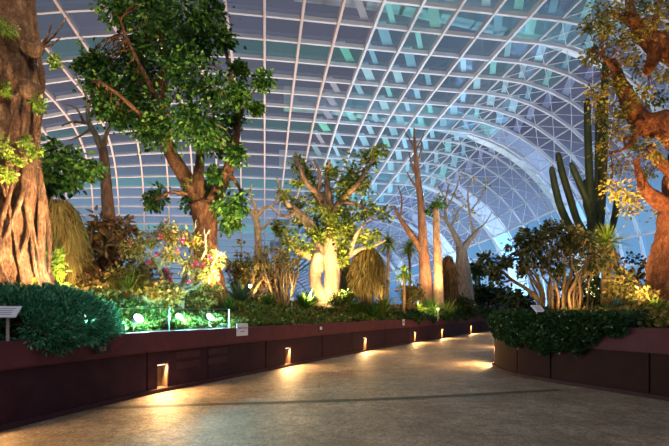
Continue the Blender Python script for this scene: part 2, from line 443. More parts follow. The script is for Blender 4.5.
def planter(name, C, s0, s1, H, cop, seams, niches, pm):
    root = bpy.data.objects.new(name, None); COL.objects.link(root); root['kind'] = 'structure'
    m = MB(); strip(m, C, s0, s1, .05, -.28, H - cop, H); strip(m, C, s0, s1, .035, -.02, H - cop - .025, H - cop); m.build('coping', 'coping', root, smooth=False)
    m = MB(); strip(m, C, s0, s1, .05, -.05, 0, .07); m.build('kick_rail', 'kick', root, smooth=False)
    m = MB(); strip(m, C, s0, s1, -.20, -.28, 0, H - cop); m.build('backing', pm, root, smooth=False)
    ss = [s0] + seams + [s1]
    for a, b in zip(ss[:-1], ss[1:]):
        m = MB(); a2, b2 = a + .018, b - .018
        cuts = [n for n in niches if a2 < n[0] < b2]
        x = a2
        for n, w, h in cuts:
            strip(m, C, x, n - w / 2, 0, -.06, .06, H - cop)
            strip(m, C, n - w / 2, n + w / 2, 0, -.06, h, H - cop)
            x = n + w / 2
        strip(m, C, x, b2, 0, -.06, .06, H - cop)
        m.build('panel', pm, root, smooth=False)
        m = MB(); strip(m, C, b - .018, b + .018, -.035, -.06, .06, H - cop); m.build('joint_strip', 'darkmetal', root, smooth=False)
    return root

LH, RH = 1.12, 1.2
lights_px = [(163, 7.9), (288, 11.9), (365, 16), (415, 21), (442, 25), (471, 30), (495, 34)]
NI = [(LC.at_px(px, 2), .25, .52) for i, (px, _) in enumerate(lights_px)]
NI.insert(0, (LC.at_px(-70, 2, 12), .25, .52))
seamL = [LC.at_px(px, 2) for px in (-40, 147, 208, 266, 322, 352, 385, 408, 428, 452, 482, 497)]
WL = planter('wall_left', LC, 1.0, LC.len - 1, LH, .34, sorted(seamL), NI, 'panel')
for px in (188, 218):
    for z0, z1 in ((.58, .70), (.38, .50)):
        m = MB(); sx = LC.at_px(px, 2); strip(m, LC, sx - .3, sx + .3, .006, -.02, z0, z1); m.build('access_plate', 'kick', WL, smooth=False)
sR = sorted(RC.at_px(px, RC.at_px(497, 0) + .1) for px in (517, 551, 650))
tip = RC.at_px(497, 0)
NR = [(tip - .75, .25, .52), (tip - 7.2, .25, .52)]
planter('wall_right', RC, 1.0, RC.len - 1, RH, .40, [tip - 9, tip - 6, tip - 3.0] + sR + [sR[-1] + 2.2], NR, 'panelR')

nl = ['on the hidden stretch of the left planter nearest the camera', 'in the dark left planter wall, largest of the row', 'below the small dark plaque on the coping',
      'beside a small glint in the planter wall, below the pale stumpy tree', 'under the small white plate near the tall slim trunks', 'in the planter below the bright green feathery grass',
      'in the planter below the forked bottle tree', 'at the far end of the left planter where the path bends', ]
def path_light(C, n, w, h, label, power):
    root = thing('path_light', 'warm path light ' + label, 'light', C.pt(n, -.06, 0), 'recessed path lights in the planter walls')
    m = MB()
    strip(m, C, n - w / 2 + .002, n + w / 2 - .002, -.17, -.195, .06, h)
    strip(m, C, n - w / 2 - .012, n - w / 2 + .012, -.012, -.19, .06, h); strip(m, C, n + w / 2 - .012, n + w / 2 + .012, -.012, -.19, .06, h)
    strip(m, C, n - w / 2, n + w / 2, -.012, -.19, h - .012, h + .012); strip(m, C, n - w / 2, n + w / 2, -.0, -.19, .05, .075)
    m.build('housing', 'niche', root, smooth=False)
    m = MB(); strip(m, C, n - w / 2 + .02, n + w / 2 - .02, -.05, -.16, h - .035, h - .013); m.build('lamp_strip', 'led_warm', root, smooth=False, label='glowing warm white lamp strip')
    p = C.pt(n, -.035, h - .05); q = C.pt(n, .95, 0)
    l = light('AREA', 'path_lamp', p, q, power, (1, .58, .22), .2); l.data.shape = 'RECTANGLE'; l.data.size = w * .5; l.data.size_y = .05
for (n, w, h), lb in zip(NI, nl):
    path_light(LC, n, w, h, lb, 80)
path_light(RC, *NR[0], 'on the back curve of the right planter', 110)
path_light(RC, *NR[1], 'farther round the back of the right planter', 110)

# ------------------------------------------------------------------ roof shell
A = math.radians(8.9)
def world(u, v, z): return Vector((u * math.cos(A) - v * math.sin(A), u * math.sin(A) + v * math.cos(A), z))
def smooth(a, b, x): t = min(1, max(0, (x - a) / (b - a))); return t * t * (3 - 2 * t)
_w = np.arange(0, 260, .25); _sl = np.array([.29 * smooth(38, 62, x) for x in _w]); _Pz = 21.5 - np.cumsum(_sl) * .25
def prof(u, v):
    g = 0
    return float(np.interp(v - g, _w, _Pz))
U0, UH = 20.0, 17.2
arc = []                                                   # cross-section stations, evenly spaced along the arch
us = list(np.arange(-55, U0 - .5, 2.5))
STA = [('f', u) for u in us]
n_e = 12
for k in range(n_e + 1):
    STA.append(('e', (k / n_e) * math.pi / 2))
def wf(v): return max(.22, 1 - (max(0, v - 50) / 55) ** 1.6)          # the plan draws in towards the far end
def shell(st, v):
    kind, a = st
    if kind == 'f':
        z = prof(a, v)
        k = .0075 * (1 - .8 * smooth(42, 70, v))
        ua = a * wf(v) if a > 0 else a * (1 + .024 * max(0, v - 40) ** 2 / (max(0, v - 40) + 22))
        return world(ua, v, z - k * max(0, -a - 1) ** 2)
    u = (U0 + UH * math.sin(a)) * wf(v)
    return world(u, v, prof(u, v) * max(0, math.cos(a)) ** .92)
VS = list(np.arange(12, 132, 2.6))
GR = [[shell(st, v) for st in STA] for v in VS]
nv, nu = len(VS), len(STA)
def nrm(i, j):
    a = GR[min(i + 1, nv - 1)][j] - GR[max(i - 1, 0)][j]; b = GR[i][min(j + 1, nu - 1)] - GR[i][max(j - 1, 0)]
    n = b.cross(a); n.normalize()
    c = world(5, 50, 3)
    return n if n.dot(GR[i][j] - c) > 0 else -n
NR_ = [[nrm(i, j) for j in range(nu)] for i in range(nv)]
roof = bpy.data.objects.new('ceiling', None); COL.objects.link(roof); roof['kind'] = 'structure'
def member(P, Nn, wid, dep, outoff, name, mat):
    """rectangular bar along a line of nodes, hung inside the glass"""
    keep = [k for k in range(len(P)) if P[k].z > -.6]
    if len(keep) < 2: return
    P = [P[k] for k in keep]; Nn = [Nn[k] for k in keep]
    m = MB(); vs = []
    for i in range(len(P)):
        T = (P[min(i + 1, len(P) - 1)] - P[max(i - 1, 0)]).normalized()
        S = T.cross(Nn[i]).normalized() * wid / 2
        a = P[i] + Nn[i] * outoff; b = a - Nn[i] * dep
        vs += [tuple(a - S), tuple(a + S), tuple(b + S), tuple(b - S)]
    n = len(P)
    q = [(i * 4 + k, i * 4 + (k + 1) % 4, (i + 1) * 4 + (k + 1) % 4, (i + 1) * 4 + k) for i in range(n - 1) for k in range(4)]
    q += [(3, 2, 1, 0), (n * 4 - 4, n * 4 - 3, n * 4 - 2, n * 4 - 1)]
    m.add(vs, q); m.build(name, mat, roof, smooth=False)
nflat = sum(1 for k, a_ in STA if k == 'f' and a_ < 7)
for i in range(nv):
    big = VS[i] < 46
    m_ = nu if (VS[i] < 88 or i % 2 == 0) else nflat          # every second arch stops short of the shoulder in the far bays
    member(GR[i][:m_], NR_[i][:m_], .19 if big else .13, .28 if big else .17, -.02, 'arch_rib', 'steelR')
for j in range(nu):
    flat = STA[j][0] == 'f'
    low = not flat and j - len(us) >= 7
    member([GR[i][j] for i in range(nv)], [NR_[i][j] for i in range(nv)], .17 if flat else (.22 if low else .09), .40 if flat else (.24 if low else .12), -.02, 'purlin', 'steelW' if flat and STA[j][1] < 6 else 'steelR')
PN = {k: MB() for k in ('gl_w', 'gl_t', 'gl_e', 'gl_s', 'gl_b')}
BR = MB()
for i in range(nv - 1):
    for j in range(nu - 1):
        c = [GR[i][j], GR[i][j + 1], GR[i + 1][j + 1], GR[i + 1][j]]
        zc = sum(p.z for p in c) / 4
        if zc < -.4: continue
        kind, a = STA[j]
        if kind == 'f':
            key = 'gl_w' if a < 7 else 'gl_e'
            if a < 7 and i % 5 == 3: key = 'gl_t'
        else:
            k = j - len(us)
            key = 'gl_e' if k < 2 and VS[i] < 60 else ('gl_s' if zc > .64 * prof(0, VS[i]) else 'gl_b')
        PN[key].add([tuple(p) for p in c], [(0, 1, 2, 3)])
        far = VS[i] >= 88
        if (key == 'gl_s' or (key == 'gl_e' and kind == 'e')) and (not far or i % 2 == 0):
            i2 = min(nv - 1, i + (2 if far else 1)); c = [GR[i][j], GR[i][j + 1], GR[i2][j + 1], GR[i2][j]]
            nn = NR_[i][j] * .12
            for x, y in ((0, 2),) if far else ((0, 2), (1, 3)):
                BR.tube([c[x] - nn, (c[x] + c[y]) / 2 - nn, c[y] - nn], [.032] * 3, n=4, step=9, cap=False)
for k, nme in (('gl_w', 'dusk_glazing'), ('gl_t', 'tinted_glazing'), ('gl_e', 'east_glazing'), ('gl_s', 'shoulder_glazing'), ('gl_b', 'side_glazing')):  # glazing parts by roof zone, each with its own pane tints
    PN[k].build({'gl_e': 'blue_glazing'}.get(k, nme), k, roof, smooth=False)
BR.build('cross_brace', 'steelR', roof)
def outer_arch(v, w=1.0, dep=2.2):
    m = MB(); vs = []; n = 46; P = []
    for i in range(n + 1):
        t = i / n
        st = ('f', 2 + (U0 - 2) * t / .3) if t < .3 else ('e', (t - .3) / .7 * math.pi / 2)
        P.append((shell(st, v), t))
    av = world(0, 1, 0)
    for i, (p, t) in enumerate(P):
        T = P[min(i + 1, n)][0] - P[max(i - 1, 0)][0]; nw = av.cross(T); nw.normalize()
        if nw.dot(p - world(5, v, 3)) < 0: nw = -nw
        off = -.12 + 1.6 * smooth(.42, .05, t)
        a = p + nw * off; b = a + nw * dep
        vs += [tuple(a - av * w / 2), tuple(a + av * w / 2), tuple(b + av * w / 2), tuple(b - av * w / 2)]
    q = [(i * 4 + k, i * 4 + (k + 1) % 4, (i + 1) * 4 + (k + 1) % 4, (i + 1) * 4 + k) for i in range(n) for k in range(4)]
    q += [(3, 2, 1, 0), (n * 4, n * 4 + 1, n * 4 + 2, n * 4 + 3)]
    m.add(vs, q); m.build('outer_arch', 'outer', roof, smooth=False)
for v in (30.5, 47, 59, 68, 77, 86): outer_arch(v)
LV = MB()                                                  # white plates added above the east slope, shaped as diagonal pane glints
for i in range(nv - 1):
    for j in range(nu - 1):
        kind, a = STA[j]
        if (kind == 'f' and a < 4) or (kind == 'e' and j - len(us) > 2) or VS[i] > 72: continue
        if RNG.random() < .12: continue
        p0, p1, p2, p3 = GR[i][j], GR[i][j + 1], GR[i + 1][j + 1], GR[i + 1][j]
        n_ = NR_[i][j]; f = .08 + .08 * math.sin(j * 1.7) + RNG.uniform(-.06, .06); wd = RNG.uniform(.4, .85)
        A0 = p0.lerp(p1, f) + n_ * .14; B0 = p3.lerp(p2, f + .5) + n_ * .14
        S_ = (p1 - p0).normalized() * wd * .97 + n_ * wd * .12
        th = (B0 - A0).cross(S_).normalized() * .02
        q = [A0, A0 + S_, B0 + S_, B0]
        LV.add([tuple(x - th) for x in q] + [tuple(x + th) for x in q], [(3, 2, 1, 0), (4, 5, 6, 7), (0, 1, 5, 4), (1, 2, 6, 5), (2, 3, 7, 6), (3, 0, 4, 7)])
LV.build('glint_plates', 'outer', roof, smooth=False)

# ------------------------------------------------------------------ plant helpers
def jit(n, s): return RNG.normal(0, s, (n, 3))
def ball(n):
    d = unit(RNG.normal(0, 1, (n, 3))); return d * (RNG.random((n, 1)) ** (1 / 2.2))
def crown(lm, tm, blobs, Y, depth, leaf, dens, anchors=None, droop=.25, w=.36, flat=.9, twig=.012, sub=.6):
    """blobs of leaves (column, row, radius in pixels at distance Y); each blob is a few sprays on twigs that reach back to the limbs"""
    for b in blobs:
        px, py, r = b[:3]
        dy = b[3] if len(b) > 3 else RNG.uniform(-depth, depth)
        y = Y + dy
        c = np.array(at(px, py, Y)); c = c + np.array([0, 0, 0.0]); R = r / F * Y
        c[1] = y; c[0] *= y / Y; c[2] = EYE + (c[2] - EYE) * y / Y
        k = max(3, int(3 + (R / leaf) * .9))
        cs = c + ball(k) * R * np.array([1, .9, flat])
        for q in cs:
            if anchors is not None and tm is not None:
                an = min(anchors, key=lambda a: (Vector(a) - Vector(q)).length_squared)
                an = Vector(an); qq = Vector(q); L = (qq - an).length
                if L < 3.2:
                    mid = (an + qq) / 2 + Vector(RNG.normal(0, .08 * L, 3)) + Vector((0, 0, .06 * L))
                    tm.tube([an, mid, qq], [twig * 1.8, twig * 1.2, twig * .6], n=4, step=.5, cap=False)
        n = max(6, int(dens * k))
        pick = RNG.integers(0, k, n)
        o = RNG.normal(0, .55, (n, 3)) * max(R * sub, leaf * 1.1) * RNG.uniform(.5, 1.3, k)[pick][:, None]
        P = cs[pick] + o
        D = unit(o) + unit(P - c) * .5 + np.array([0, 0, -.25]) + jit(n, .3)
        lm.leaves(P, D, leaf * RNG.uniform(.65, 1.25, n), w, droop)

def grow(m, p, d, L, r, depth, tips, spread=.55, up=.15, n=6, kids=(2, 3), shrink=.72, wob=.12, joints=None):
    p = Vector(p); d = Vector(d).normalized()
    pts = [p]; q = p; dd = d.copy()
    for k in range(3):
        dd = (dd + Vector(RNG.normal(0, wob, 3)) + Vector((0, 0, up * .3))).normalized()
        q = q + dd * L / 3; pts.append(q)
    m.tube(pts, [r, r * .88, r * .76, r * .64], n=n, step=max(.12, L / 6), cap=True)
    if joints is not None: joints += pts[1:]
    if depth == 0:
        tips.append((q, dd)); return
    for k in range(random.randint(*kids)):
        ax = Vector(RNG.normal(0, 1, 3)); ax = (ax - dd * ax.dot(dd)).normalized()
        nd = (dd + ax * spread * random.uniform(.6, 1.3) + Vector((0, 0, up))).normalized()
        grow(m, q, nd, L * shrink * random.uniform(.8, 1.2), r * .62, depth - 1, tips, spread, up, n, kids, shrink, wob, joints)

def limb(m, pix, Y, n=10, rough=.08, freq=1.5, step=.25, flare=0.0, dy=None):
    """pix: (column, row, width in pixels[, extra distance]) from the foot outwards"""
    pts = []; rad = []
    for p in pix:
        y = Y + (p[3] if len(p) > 3 else 0)
        pts.append(at(p[0], p[1], y)); rad.append(p[2] / 2 / F * y)
    P, R = m.tube(pts, rad, n=n, step=step, rough=rough, freq=freq, flare=flare)
    return P

def rosette(m, c, n, L, w, lo=10, hi=85, bend=.3, seg=4, lj=.25):
    az = RNG.uniform(0, 2 * math.pi, n); el = np.radians(RNG.uniform(lo, hi, n))
    D = np.stack([np.cos(az) * np.cos(el), np.sin(az) * np.cos(el), np.sin(el)], 1)
    P = np.array(c)[None] + D * .03
    m.blades(P, D, L * RNG.uniform(1 - lj, 1 + lj, n), w, bend * RNG.uniform(.5, 1.4, n), seg)

WARM = (1, .62, .26); AMB = (1, .50, .16); YEL = (1, .76, .36)

# ------------------------------------------------------------------ giant trunk on the left
b = baseL(6, 8.0); T = thing('giant_tree', 'huge shaggy brown tree trunk filling the left edge of the photo', 'tree', b)
m = MB()
def Lx(px, py, y=8.0): return at(px, py, y)
Pt, Rt = m.tube([Vector((b.x, b.y, b.z - .2)), Lx(2, 285), Lx(1, 240), Lx(-2, 190), Lx(-3, 150), Lx(1, 105), Lx(0, 80), Lx(-4, 40), Lx(-8, 0), Lx(-12, -60), Lx(-14, -120)],
                [.78, .74, .70, .66, .60, .56, .66, .60, .60, .56, .5], n=40, step=.09, rough=.16, freq=1.6)
m.build('trunk', 'bark_huge', T)
m = MB()
for k in range(26):                                         # fibrous roots wrapped down the trunk
    a0 = RNG.uniform(-2.6, .4); pts = []; rad = []
    i0 = int(RNG.uniform(0, len(Pt) * .25)); i1 = int(RNG.uniform(len(Pt) * .45, len(Pt) * .9))
    tw = RNG.uniform(-1.0, 1.0); ph = RNG.uniform(0, 6)
    for i in range(i0, i1, 5):
        t = (i - i0) / (i1 - i0); a = a0 + tw * t + .15 * math.sin(7 * t + ph)
        r = Rt[i] * 1.04 + .02
        pts.append(Pt[i] + Vector((math.cos(a) * r, math.sin(a) * r, 0))); rad.append(RNG.uniform(.018, .03) * (1 + .8 * math.sin(3 * t + ph) ** 2))
    if len(pts) > 3: m.tube(pts, rad, n=6, step=.15, rough=.1, freq=5)
m.build('aerial_root', 'bark_huge', T)
for pix in ([(24, 48, 14), (36, 50, 13), (41, 46, 9)], [(25, 88, 18), (34, 90, 14), (39, 96, 8)]):
    m = MB(); limb(m, pix, 7.7, n=14, rough=.15, freq=4, step=.05)
    if pix[0][1] == 48:
        for e in ((66, 18), (60, 38), (52, 22), (37, 24)):
            limb(m, [(40, 47, 3), ((40 + e[0]) / 2 + 1, (47 + e[1]) / 2 + 3, 2.2), (e[0], e[1], 1.2)], 7.7, n=5, rough=0)
    m.build('branch', 'bark_huge', T)
m = MB(); crown(m, None, [(8, 30, 8), (58, 62, 6), (3, 150, 14), (14, 160, 9), (24, 143, 6), (6, 175, 8), (40, 105, 6), (33, 150, 6), (4, 90, 5)], 7.35, .25, .055, 34); m.build('foliage', 'lf_lime', T)

# shaggy dome of dry strands
b = baseL(58, 10.5); T = thing('grass_tree', 'shaggy dome of hanging dry strands between giant trunk and slim tree', 'plant', b)
m = MB(); m.tube([b - Vector((0, 0, .1)), at(58, 250, 10.5), at(58, 210, 10.5)], [.22, .18, .12], n=12, step=.2, rough=.1); m.build('trunk', 'stem_dark', T)
def skirt(px0, py0, py1, Y, rx, n, w=.012, matn='lf_straw', parent=None):
    m = MB(); top = np.array(at(px0, py0, Y)); H = (py1 - py0) / F * Y; R = rx / F * Y
    t = RNG.random(n); az = RNG.uniform(0, 2 * math.pi, n)
    lump = 1 + .10 * np.sin(az * 5 + t * 6) + .08 * np.sin(az * 11 - t * 9)
    rr = R * np.minimum(1, 1.15 * t ** .28) * RNG.uniform(.70, 1.05, n) * lump
    P = top + np.stack([np.cos(az) * rr, np.sin(az) * rr, -H * .86 * t + RNG.uniform(-.05, .08, n)], 1)
    D = np.stack([np.cos(az) * .4, np.sin(az) * .4, -np.ones(n) * 1.0], 1) + jit(n, .32)
    m.blades(P, D, H * RNG.uniform(.10, .26, n), w, .15, 3); return m.build('hanging_strands', matn, parent)
skirt(58, 200, 290, 10.5, 24, 3200, .013, 'lf_straw', T)
m = MB(); crown(m, None, [(48, 255, 9), (52, 275, 8), (45, 240, 6)], 10.0, .1, .10, 14); m.build('climbing_leaves', 'lf_lime', T)

# leafy tree over it
b = baseL(34, 11.2); T = thing('young_tree', 'green leafy sapling spreading just above the dry shaggy dome', 'tree', b)
m = MB(); tr = limb(m, [(36, 300, 7), (37, 240, 6), (36, 200, 5), (44, 175, 4), (60, 160, 3), (84, 168, 2)], 11.2, 8)
tr += limb(m, [(37, 200, 4), (32, 175, 3), (36, 152, 2)], 11.2, 6)
m.build('trunk', 'stem_tan', T)
lm, tm = MB(), MB(); crown(lm, tm, [(40, 160, 10), (55, 152, 10), (70, 160, 11), (84, 168, 9), (92, 175, 6), (60, 172, 10), (45, 178, 9), (38, 190, 7), (75, 180, 8), (55, 188, 7)], 11.2, .6, .15, 34, tr)
tm.build('twigs', 'stem_tan', T)['kind'] = 'stuff'; lm.build('foliage', 'lf_green', T)

# slim bottle tree with bare pale limbs
b = baseL(111, 15); T = thing('slim_tree', 'slim brown trunk with pale bare limbs left of the large green tree', 'tree', b)
m = MB(); limb(m, [(112, 306, 19), (111, 270, 16), (110, 235, 14), (107, 195, 11), (105, 165, 9), (103, 149, 8)], 15, 16, .05, 2, .12); m.build('trunk', 'bark_slim', T)
for pix in ([(103, 152, 8), (96, 136, 6), (89, 122, 5), (87, 100, 3), (82, 84, 2)], [(90, 124, 4), (80, 122, 3), (70, 122, 2.2), (62, 126, 1.4)], [(103, 150, 6), (106, 135, 4), (112, 118, 2.6), (110, 100, 1.4)],
            [(88, 108, 3), (94, 92, 2), (92, 78, 1.2)], [(84, 122, 3), (76, 108, 2), (66, 104, 1.2)], [(92, 128, 3), (80, 136, 2), (70, 140, 1.2)], [(82, 86, 2), (72, 70, 1.5), (60, 62, .9)]):
    m = MB(); limb(m, pix, 15, 7, .05, 3, .2); m.build('branch', 'bark_pale', T)

# bronze leafed shrub
b = baseL(105, 12); T = thing('bronze_shrub', 'upright shrub with bronze brown leaves in front of the slim trunk', 'shrub', b)
m = MB(); an = []
for px, py in ((88, 232), (98, 224), (108, 230), (120, 226), (128, 232), (84, 255), (126, 255)):
    an += limb(m, [(104 + (px - 104) * .15, 305, 3), (104 + (px - 104) * .6, 270, 2.4), (px, py, 1.6)], 12 + RNG.uniform(-.4, .4), 6, .03)
m.build('stems', 'stem_dark', T)
lm = MB(); crown(lm, None, [(88, 232, 9), (98, 226, 9), (110, 228, 9), (122, 228, 9), (128, 240, 8), (84, 248, 8), (100, 245, 10), (116, 246, 10), (92, 262, 9), (108, 262, 10), (124, 264, 9), (86, 276, 8), (100, 280, 9), (116, 280, 9)], 12, .7, .19, 24, None, .45, .24)
lm.build('foliage', 'lf_brown', T)

# large green tree
YG = 13.0
b = baseL(213, YG); T = thing('large_tree', 'large green tree with forked reddish trunk and dense leafy crown', 'tree', b)
m = MB(); m.tube([Vector((b.x, b.y, b.z - .15)), at(211, 292, YG), at(208, 265, YG), at(206, 240, YG), at(206, 222, YG), at(203, 205, YG)], [x / 2 / F * YG for x in (42, 32, 25, 22, 23, 26)], n=28, step=.08, rough=.12, freq=2.2, flare=.25)
m.build('trunk', 'bark_green', T)
an = []
for pix in ([(204, 216, 20), (196, 196, 18), (182, 172, 15), (170, 152, 13), (164, 125, 10), (163, 90, 7), (165, 55, 4), (160, 20, 2.5)], [(206, 214, 18), (216, 196, 14), (226, 175, 12), (233, 152, 9), (238, 120, 6), (232, 80, 4), (222, 35, 2.5)],
            [(200, 206, 14), (198, 180, 11), (200, 150, 8, .8), (192, 110, 6, 1.2), (185, 70, 4, 1.4), (190, 25, 2.5, 1.5)], [(168, 148, 8), (150, 125, 6, -.6), (125, 100, 4, -1), (98, 80, 2.4, -1.2)], [(164, 110, 6), (145, 75, 4, -.5), (128, 40, 3, -.7), (118, 14, 1.8, -.8)],
            [(236, 125, 4), (248, 100, 2.4, -.3), (262, 80, 1.4, -.4)], [(228, 172, 5), (240, 190, 3), (240, 215, 1.8)], [(192, 195, 6), (172, 192, 3, -.5), (156, 200, 2, -.7)]):
    m = MB(); an += limb(m, pix, YG, 12, .10, 2.5, .14); m.build('branch', 'bark_green', T)
lm, tm = MB(), MB()
GB = [(116, 10, 12), (138, 20, 15), (165, 14, 15), (190, 10, 14), (213, 10, 15), (222, 36, 9), (150, 45, 18), (176, 44, 20), (202, 50, 18), (160, 74, 22), (190, 80, 22), (216, 88, 18), (126, 70, 19), (102, 76, 16), (88, 68, 9), (110, 98, 18), (140, 104, 20), (170, 112, 20), (200, 118, 20),
      (226, 115, 14), (238, 95, 9), (240, 72, 7), (262, 80, 4), (257, 108, 6), (118, 118, 11), (226, 144, 12), (238, 156, 7), (150, 138, 11), (158, 198, 8), (205, 192, 11), (190, 194, 9), (225, 204, 12), (240, 205, 7), (232, 224, 7), (150, 8, 10), (205, 28, 10), (130, 48, 9), (188, 120, 12), (100, 60, 10), (95, 88, 9), (145, 125, 10), (210, 140, 9), (178, 60, 16), (135, 85, 14), (215, 178, 7), (108, 112, 8)]
crown(lm, tm, GB, YG, 1.3, .125, 88, an, sub=.8); tm.build('twigs', 'bark_green', T)['kind'] = 'stuff'; lm.build('foliage', 'lf_green', T)

# desert rose
YD = 11.0
b = baseL(180, YD); T = thing('desert_rose', 'pale stemmed shrub with pink flowers at the foot of the large green tree', 'shrub', b)
m = MB(); an = []; tips = []
m.tube([b - Vector((0, 0, .1)), b + Vector((0, 0, .15)), at(180, 290, YD)], [.14, .12, .07], n=12, step=.06, rough=.1, freq=4)
for pix in ([(178, 292, 5), (168, 284, 4), (160, 268, 3.2), (168, 252, 2.6), (176, 240, 1.8)], [(181, 290, 5), (186, 270, 4), (180, 256, 3), (170, 245, 2.4), (163, 236, 1.6)], [(182, 290, 5), (192, 276, 4), (200, 262, 3), (206, 250, 2)], [(176, 292, 4), (160, 288, 3), (146, 274, 2.6), (140, 256, 2), (134, 244, 1.4)],
            [(184, 292, 4), (200, 284, 3), (212, 266, 2.2)], [(180, 276, 3), (190, 258, 2.4), (192, 240, 1.8)], [(160, 270, 3), (150, 252, 2.4), (152, 240, 1.6)]):
    P = limb(m, [(*p, RNG.uniform(-.3, .3) if i else 0) for i, p in enumerate(pix)], YD, 8, .05, 4, .08); an += P; tips.append(P[-1])
for q in tips[:]:
    grow(m, q, (RNG.normal(0, .5), RNG.normal(0, .4), 1), .3, .016, 1, [], .7, .1, 5)
m.build('stems', 'stem_rose', T)
RB = [(135, 248, 7), (145, 262, 7), (150, 240, 8), (163, 234, 8), (176, 238, 9), (190, 240, 8), (203, 248, 8), (212, 262, 7), (170, 256, 7), (190, 262, 7), (148, 282, 7), (165, 278, 7), (200, 280, 7), (140, 272, 6), (208, 275, 6)]
lm = MB(); crown(lm, None, RB, YD, .7, .08, 70, an, .2, .3, sub=.8); lm.build('foliage', 'lf_olive', T)
for px, py in ((131, 241), (134, 250), (152, 283), (149, 262), (171, 278), (167, 271), (196, 263), (161, 236), (185, 240), (203, 266), (178, 252), (143, 246), (188, 281), (156, 254), (210, 258)):
    fm = MB()
    for k in range(3):
        c = np.array(at(px + RNG.normal(0, 1.0), py + RNG.normal(0, 1.0), YD - .45)); az = np.arange(5) / 5 * 2 * math.pi
        D = np.stack([np.cos(az), -.7 + 0 * az, np.sin(az)], 1); fm.leaves(np.repeat(c[None], 5, 0), D, .06, .5, .1)
    fm.build('flower', 'fl_pink', T, label='pink blossom')

# thin bare tree
b = baseL(258, 17); T = thing('bare_tree', 'thin bare branching tree between the large green tree and the thick pale tree', 'tree', b)
m = MB(); limb(m, [(259, 306, 10), (258, 270, 8), (258, 240, 7), (256, 216, 6)], 17, 10, .06, 3, .15); m.build('trunk', 'bark_pale', T)
for pix in ([(256, 220, 5), (250, 210, 4), (244, 208, 3), (236, 200, 1.5)], [(256, 218, 4.5), (264, 208, 3.4), (272, 206, 2.4), (280, 196, 1.2)], [(256, 216, 4), (255, 205, 3), (250, 196, 2), (252, 184, 1)], [(257, 232, 4), (266, 226, 2.5), (272, 218, 1.4)], [(244, 208, 2.4), (238, 212, 1.8), (230, 208, 1)], [(270, 206, 2), (276, 212, 1.4), (284, 210, .9)]):
    m = MB(); limb(m, pix, 17, 6, .05, 3, .2); m.build('branch', 'bark_pale', T)

def stemmy(name, label, cat, px, Y, n, H, spread, leafm, matn, r=.045, depth=2, leaf=.14, per=7, bf=baseL, up=.35, w=.3):
    b = bf(px, Y); T = thing(name, label, cat, b)
    m = MB(); tips = []
    for k in range(n):
        a = 2 * math.pi * (k + RNG.random() * .6) / n
        d = Vector((math.cos(a) * spread, math.sin(a) * spread, 1))
        grow(m, b + Vector((math.cos(a) * .08, math.sin(a) * .08, -.08)), d, H * .5 * RNG.uniform(.85, 1.15), r, depth, tips, .5, up, 6, (2, 3), .6, .1)
    m.build('stems', matn, T)
    lm = MB()
    for q, d in tips:
        D = np.array(d)[None] + jit(per, .7); lm.leaves(np.repeat(np.array(q)[None], per, 0) + jit(per, .04), D, leaf * RNG.uniform(.7, 1.2, per), w, .3)
    if leafm: lm.build('foliage', leafm, T)
    return T
stemmy('succulent_shrub', 'pale many stemmed succulent shrub left of the thick pale tree', 'shrub', 283, 15.5, 9, 1.9, .55, 'lf_olive', 'stem_tan', .06, 2, .13, 5)
stemmy('succulent_shrub', 'smaller tan twiggy shrub behind the white touch notice', 'shrub', 246, 15.5, 6, 1.5, .5, 'lf_olive', 'stem_tan', .04, 2, .14, 7)

# paddle leaved clumps
def clump(name, label, cat, px, Y, n, L, w, lo, hi, bend, matn, bf=baseL, dz=0.0, group=None):
    b = bf(px, Y); T = thing(name, label, cat, b, group)
    m = MB(); rosette(m, b + Vector((0, 0, dz)), n, L, w, lo, hi, bend); m.build('leaves', matn, T); return T
clump('agave', 'broad leaved dark green agave left of the thick pale trunk', 'plant', 305, 17, 34, .85, .09, 35, 85, .12, 'lf_grass')
clump('agave', 'dark upright agave beside the foot of the thin bare tree', 'plant', 240, 14, 26, .8, .08, 35, 85, .15, 'lf_agave')
clump('agave', 'spiky pale green rosette right of the shaggy olive dome', 'plant', 383, 20.5, 70, 1.25, .035, 20, 85, .2, 'lf_lime')
clump('agave', 'orange lit arching rosette beside the tall slim trunks', 'plant', 397, 21.5, 40, .95, .06, 15, 80, .75, 'lf_straw')

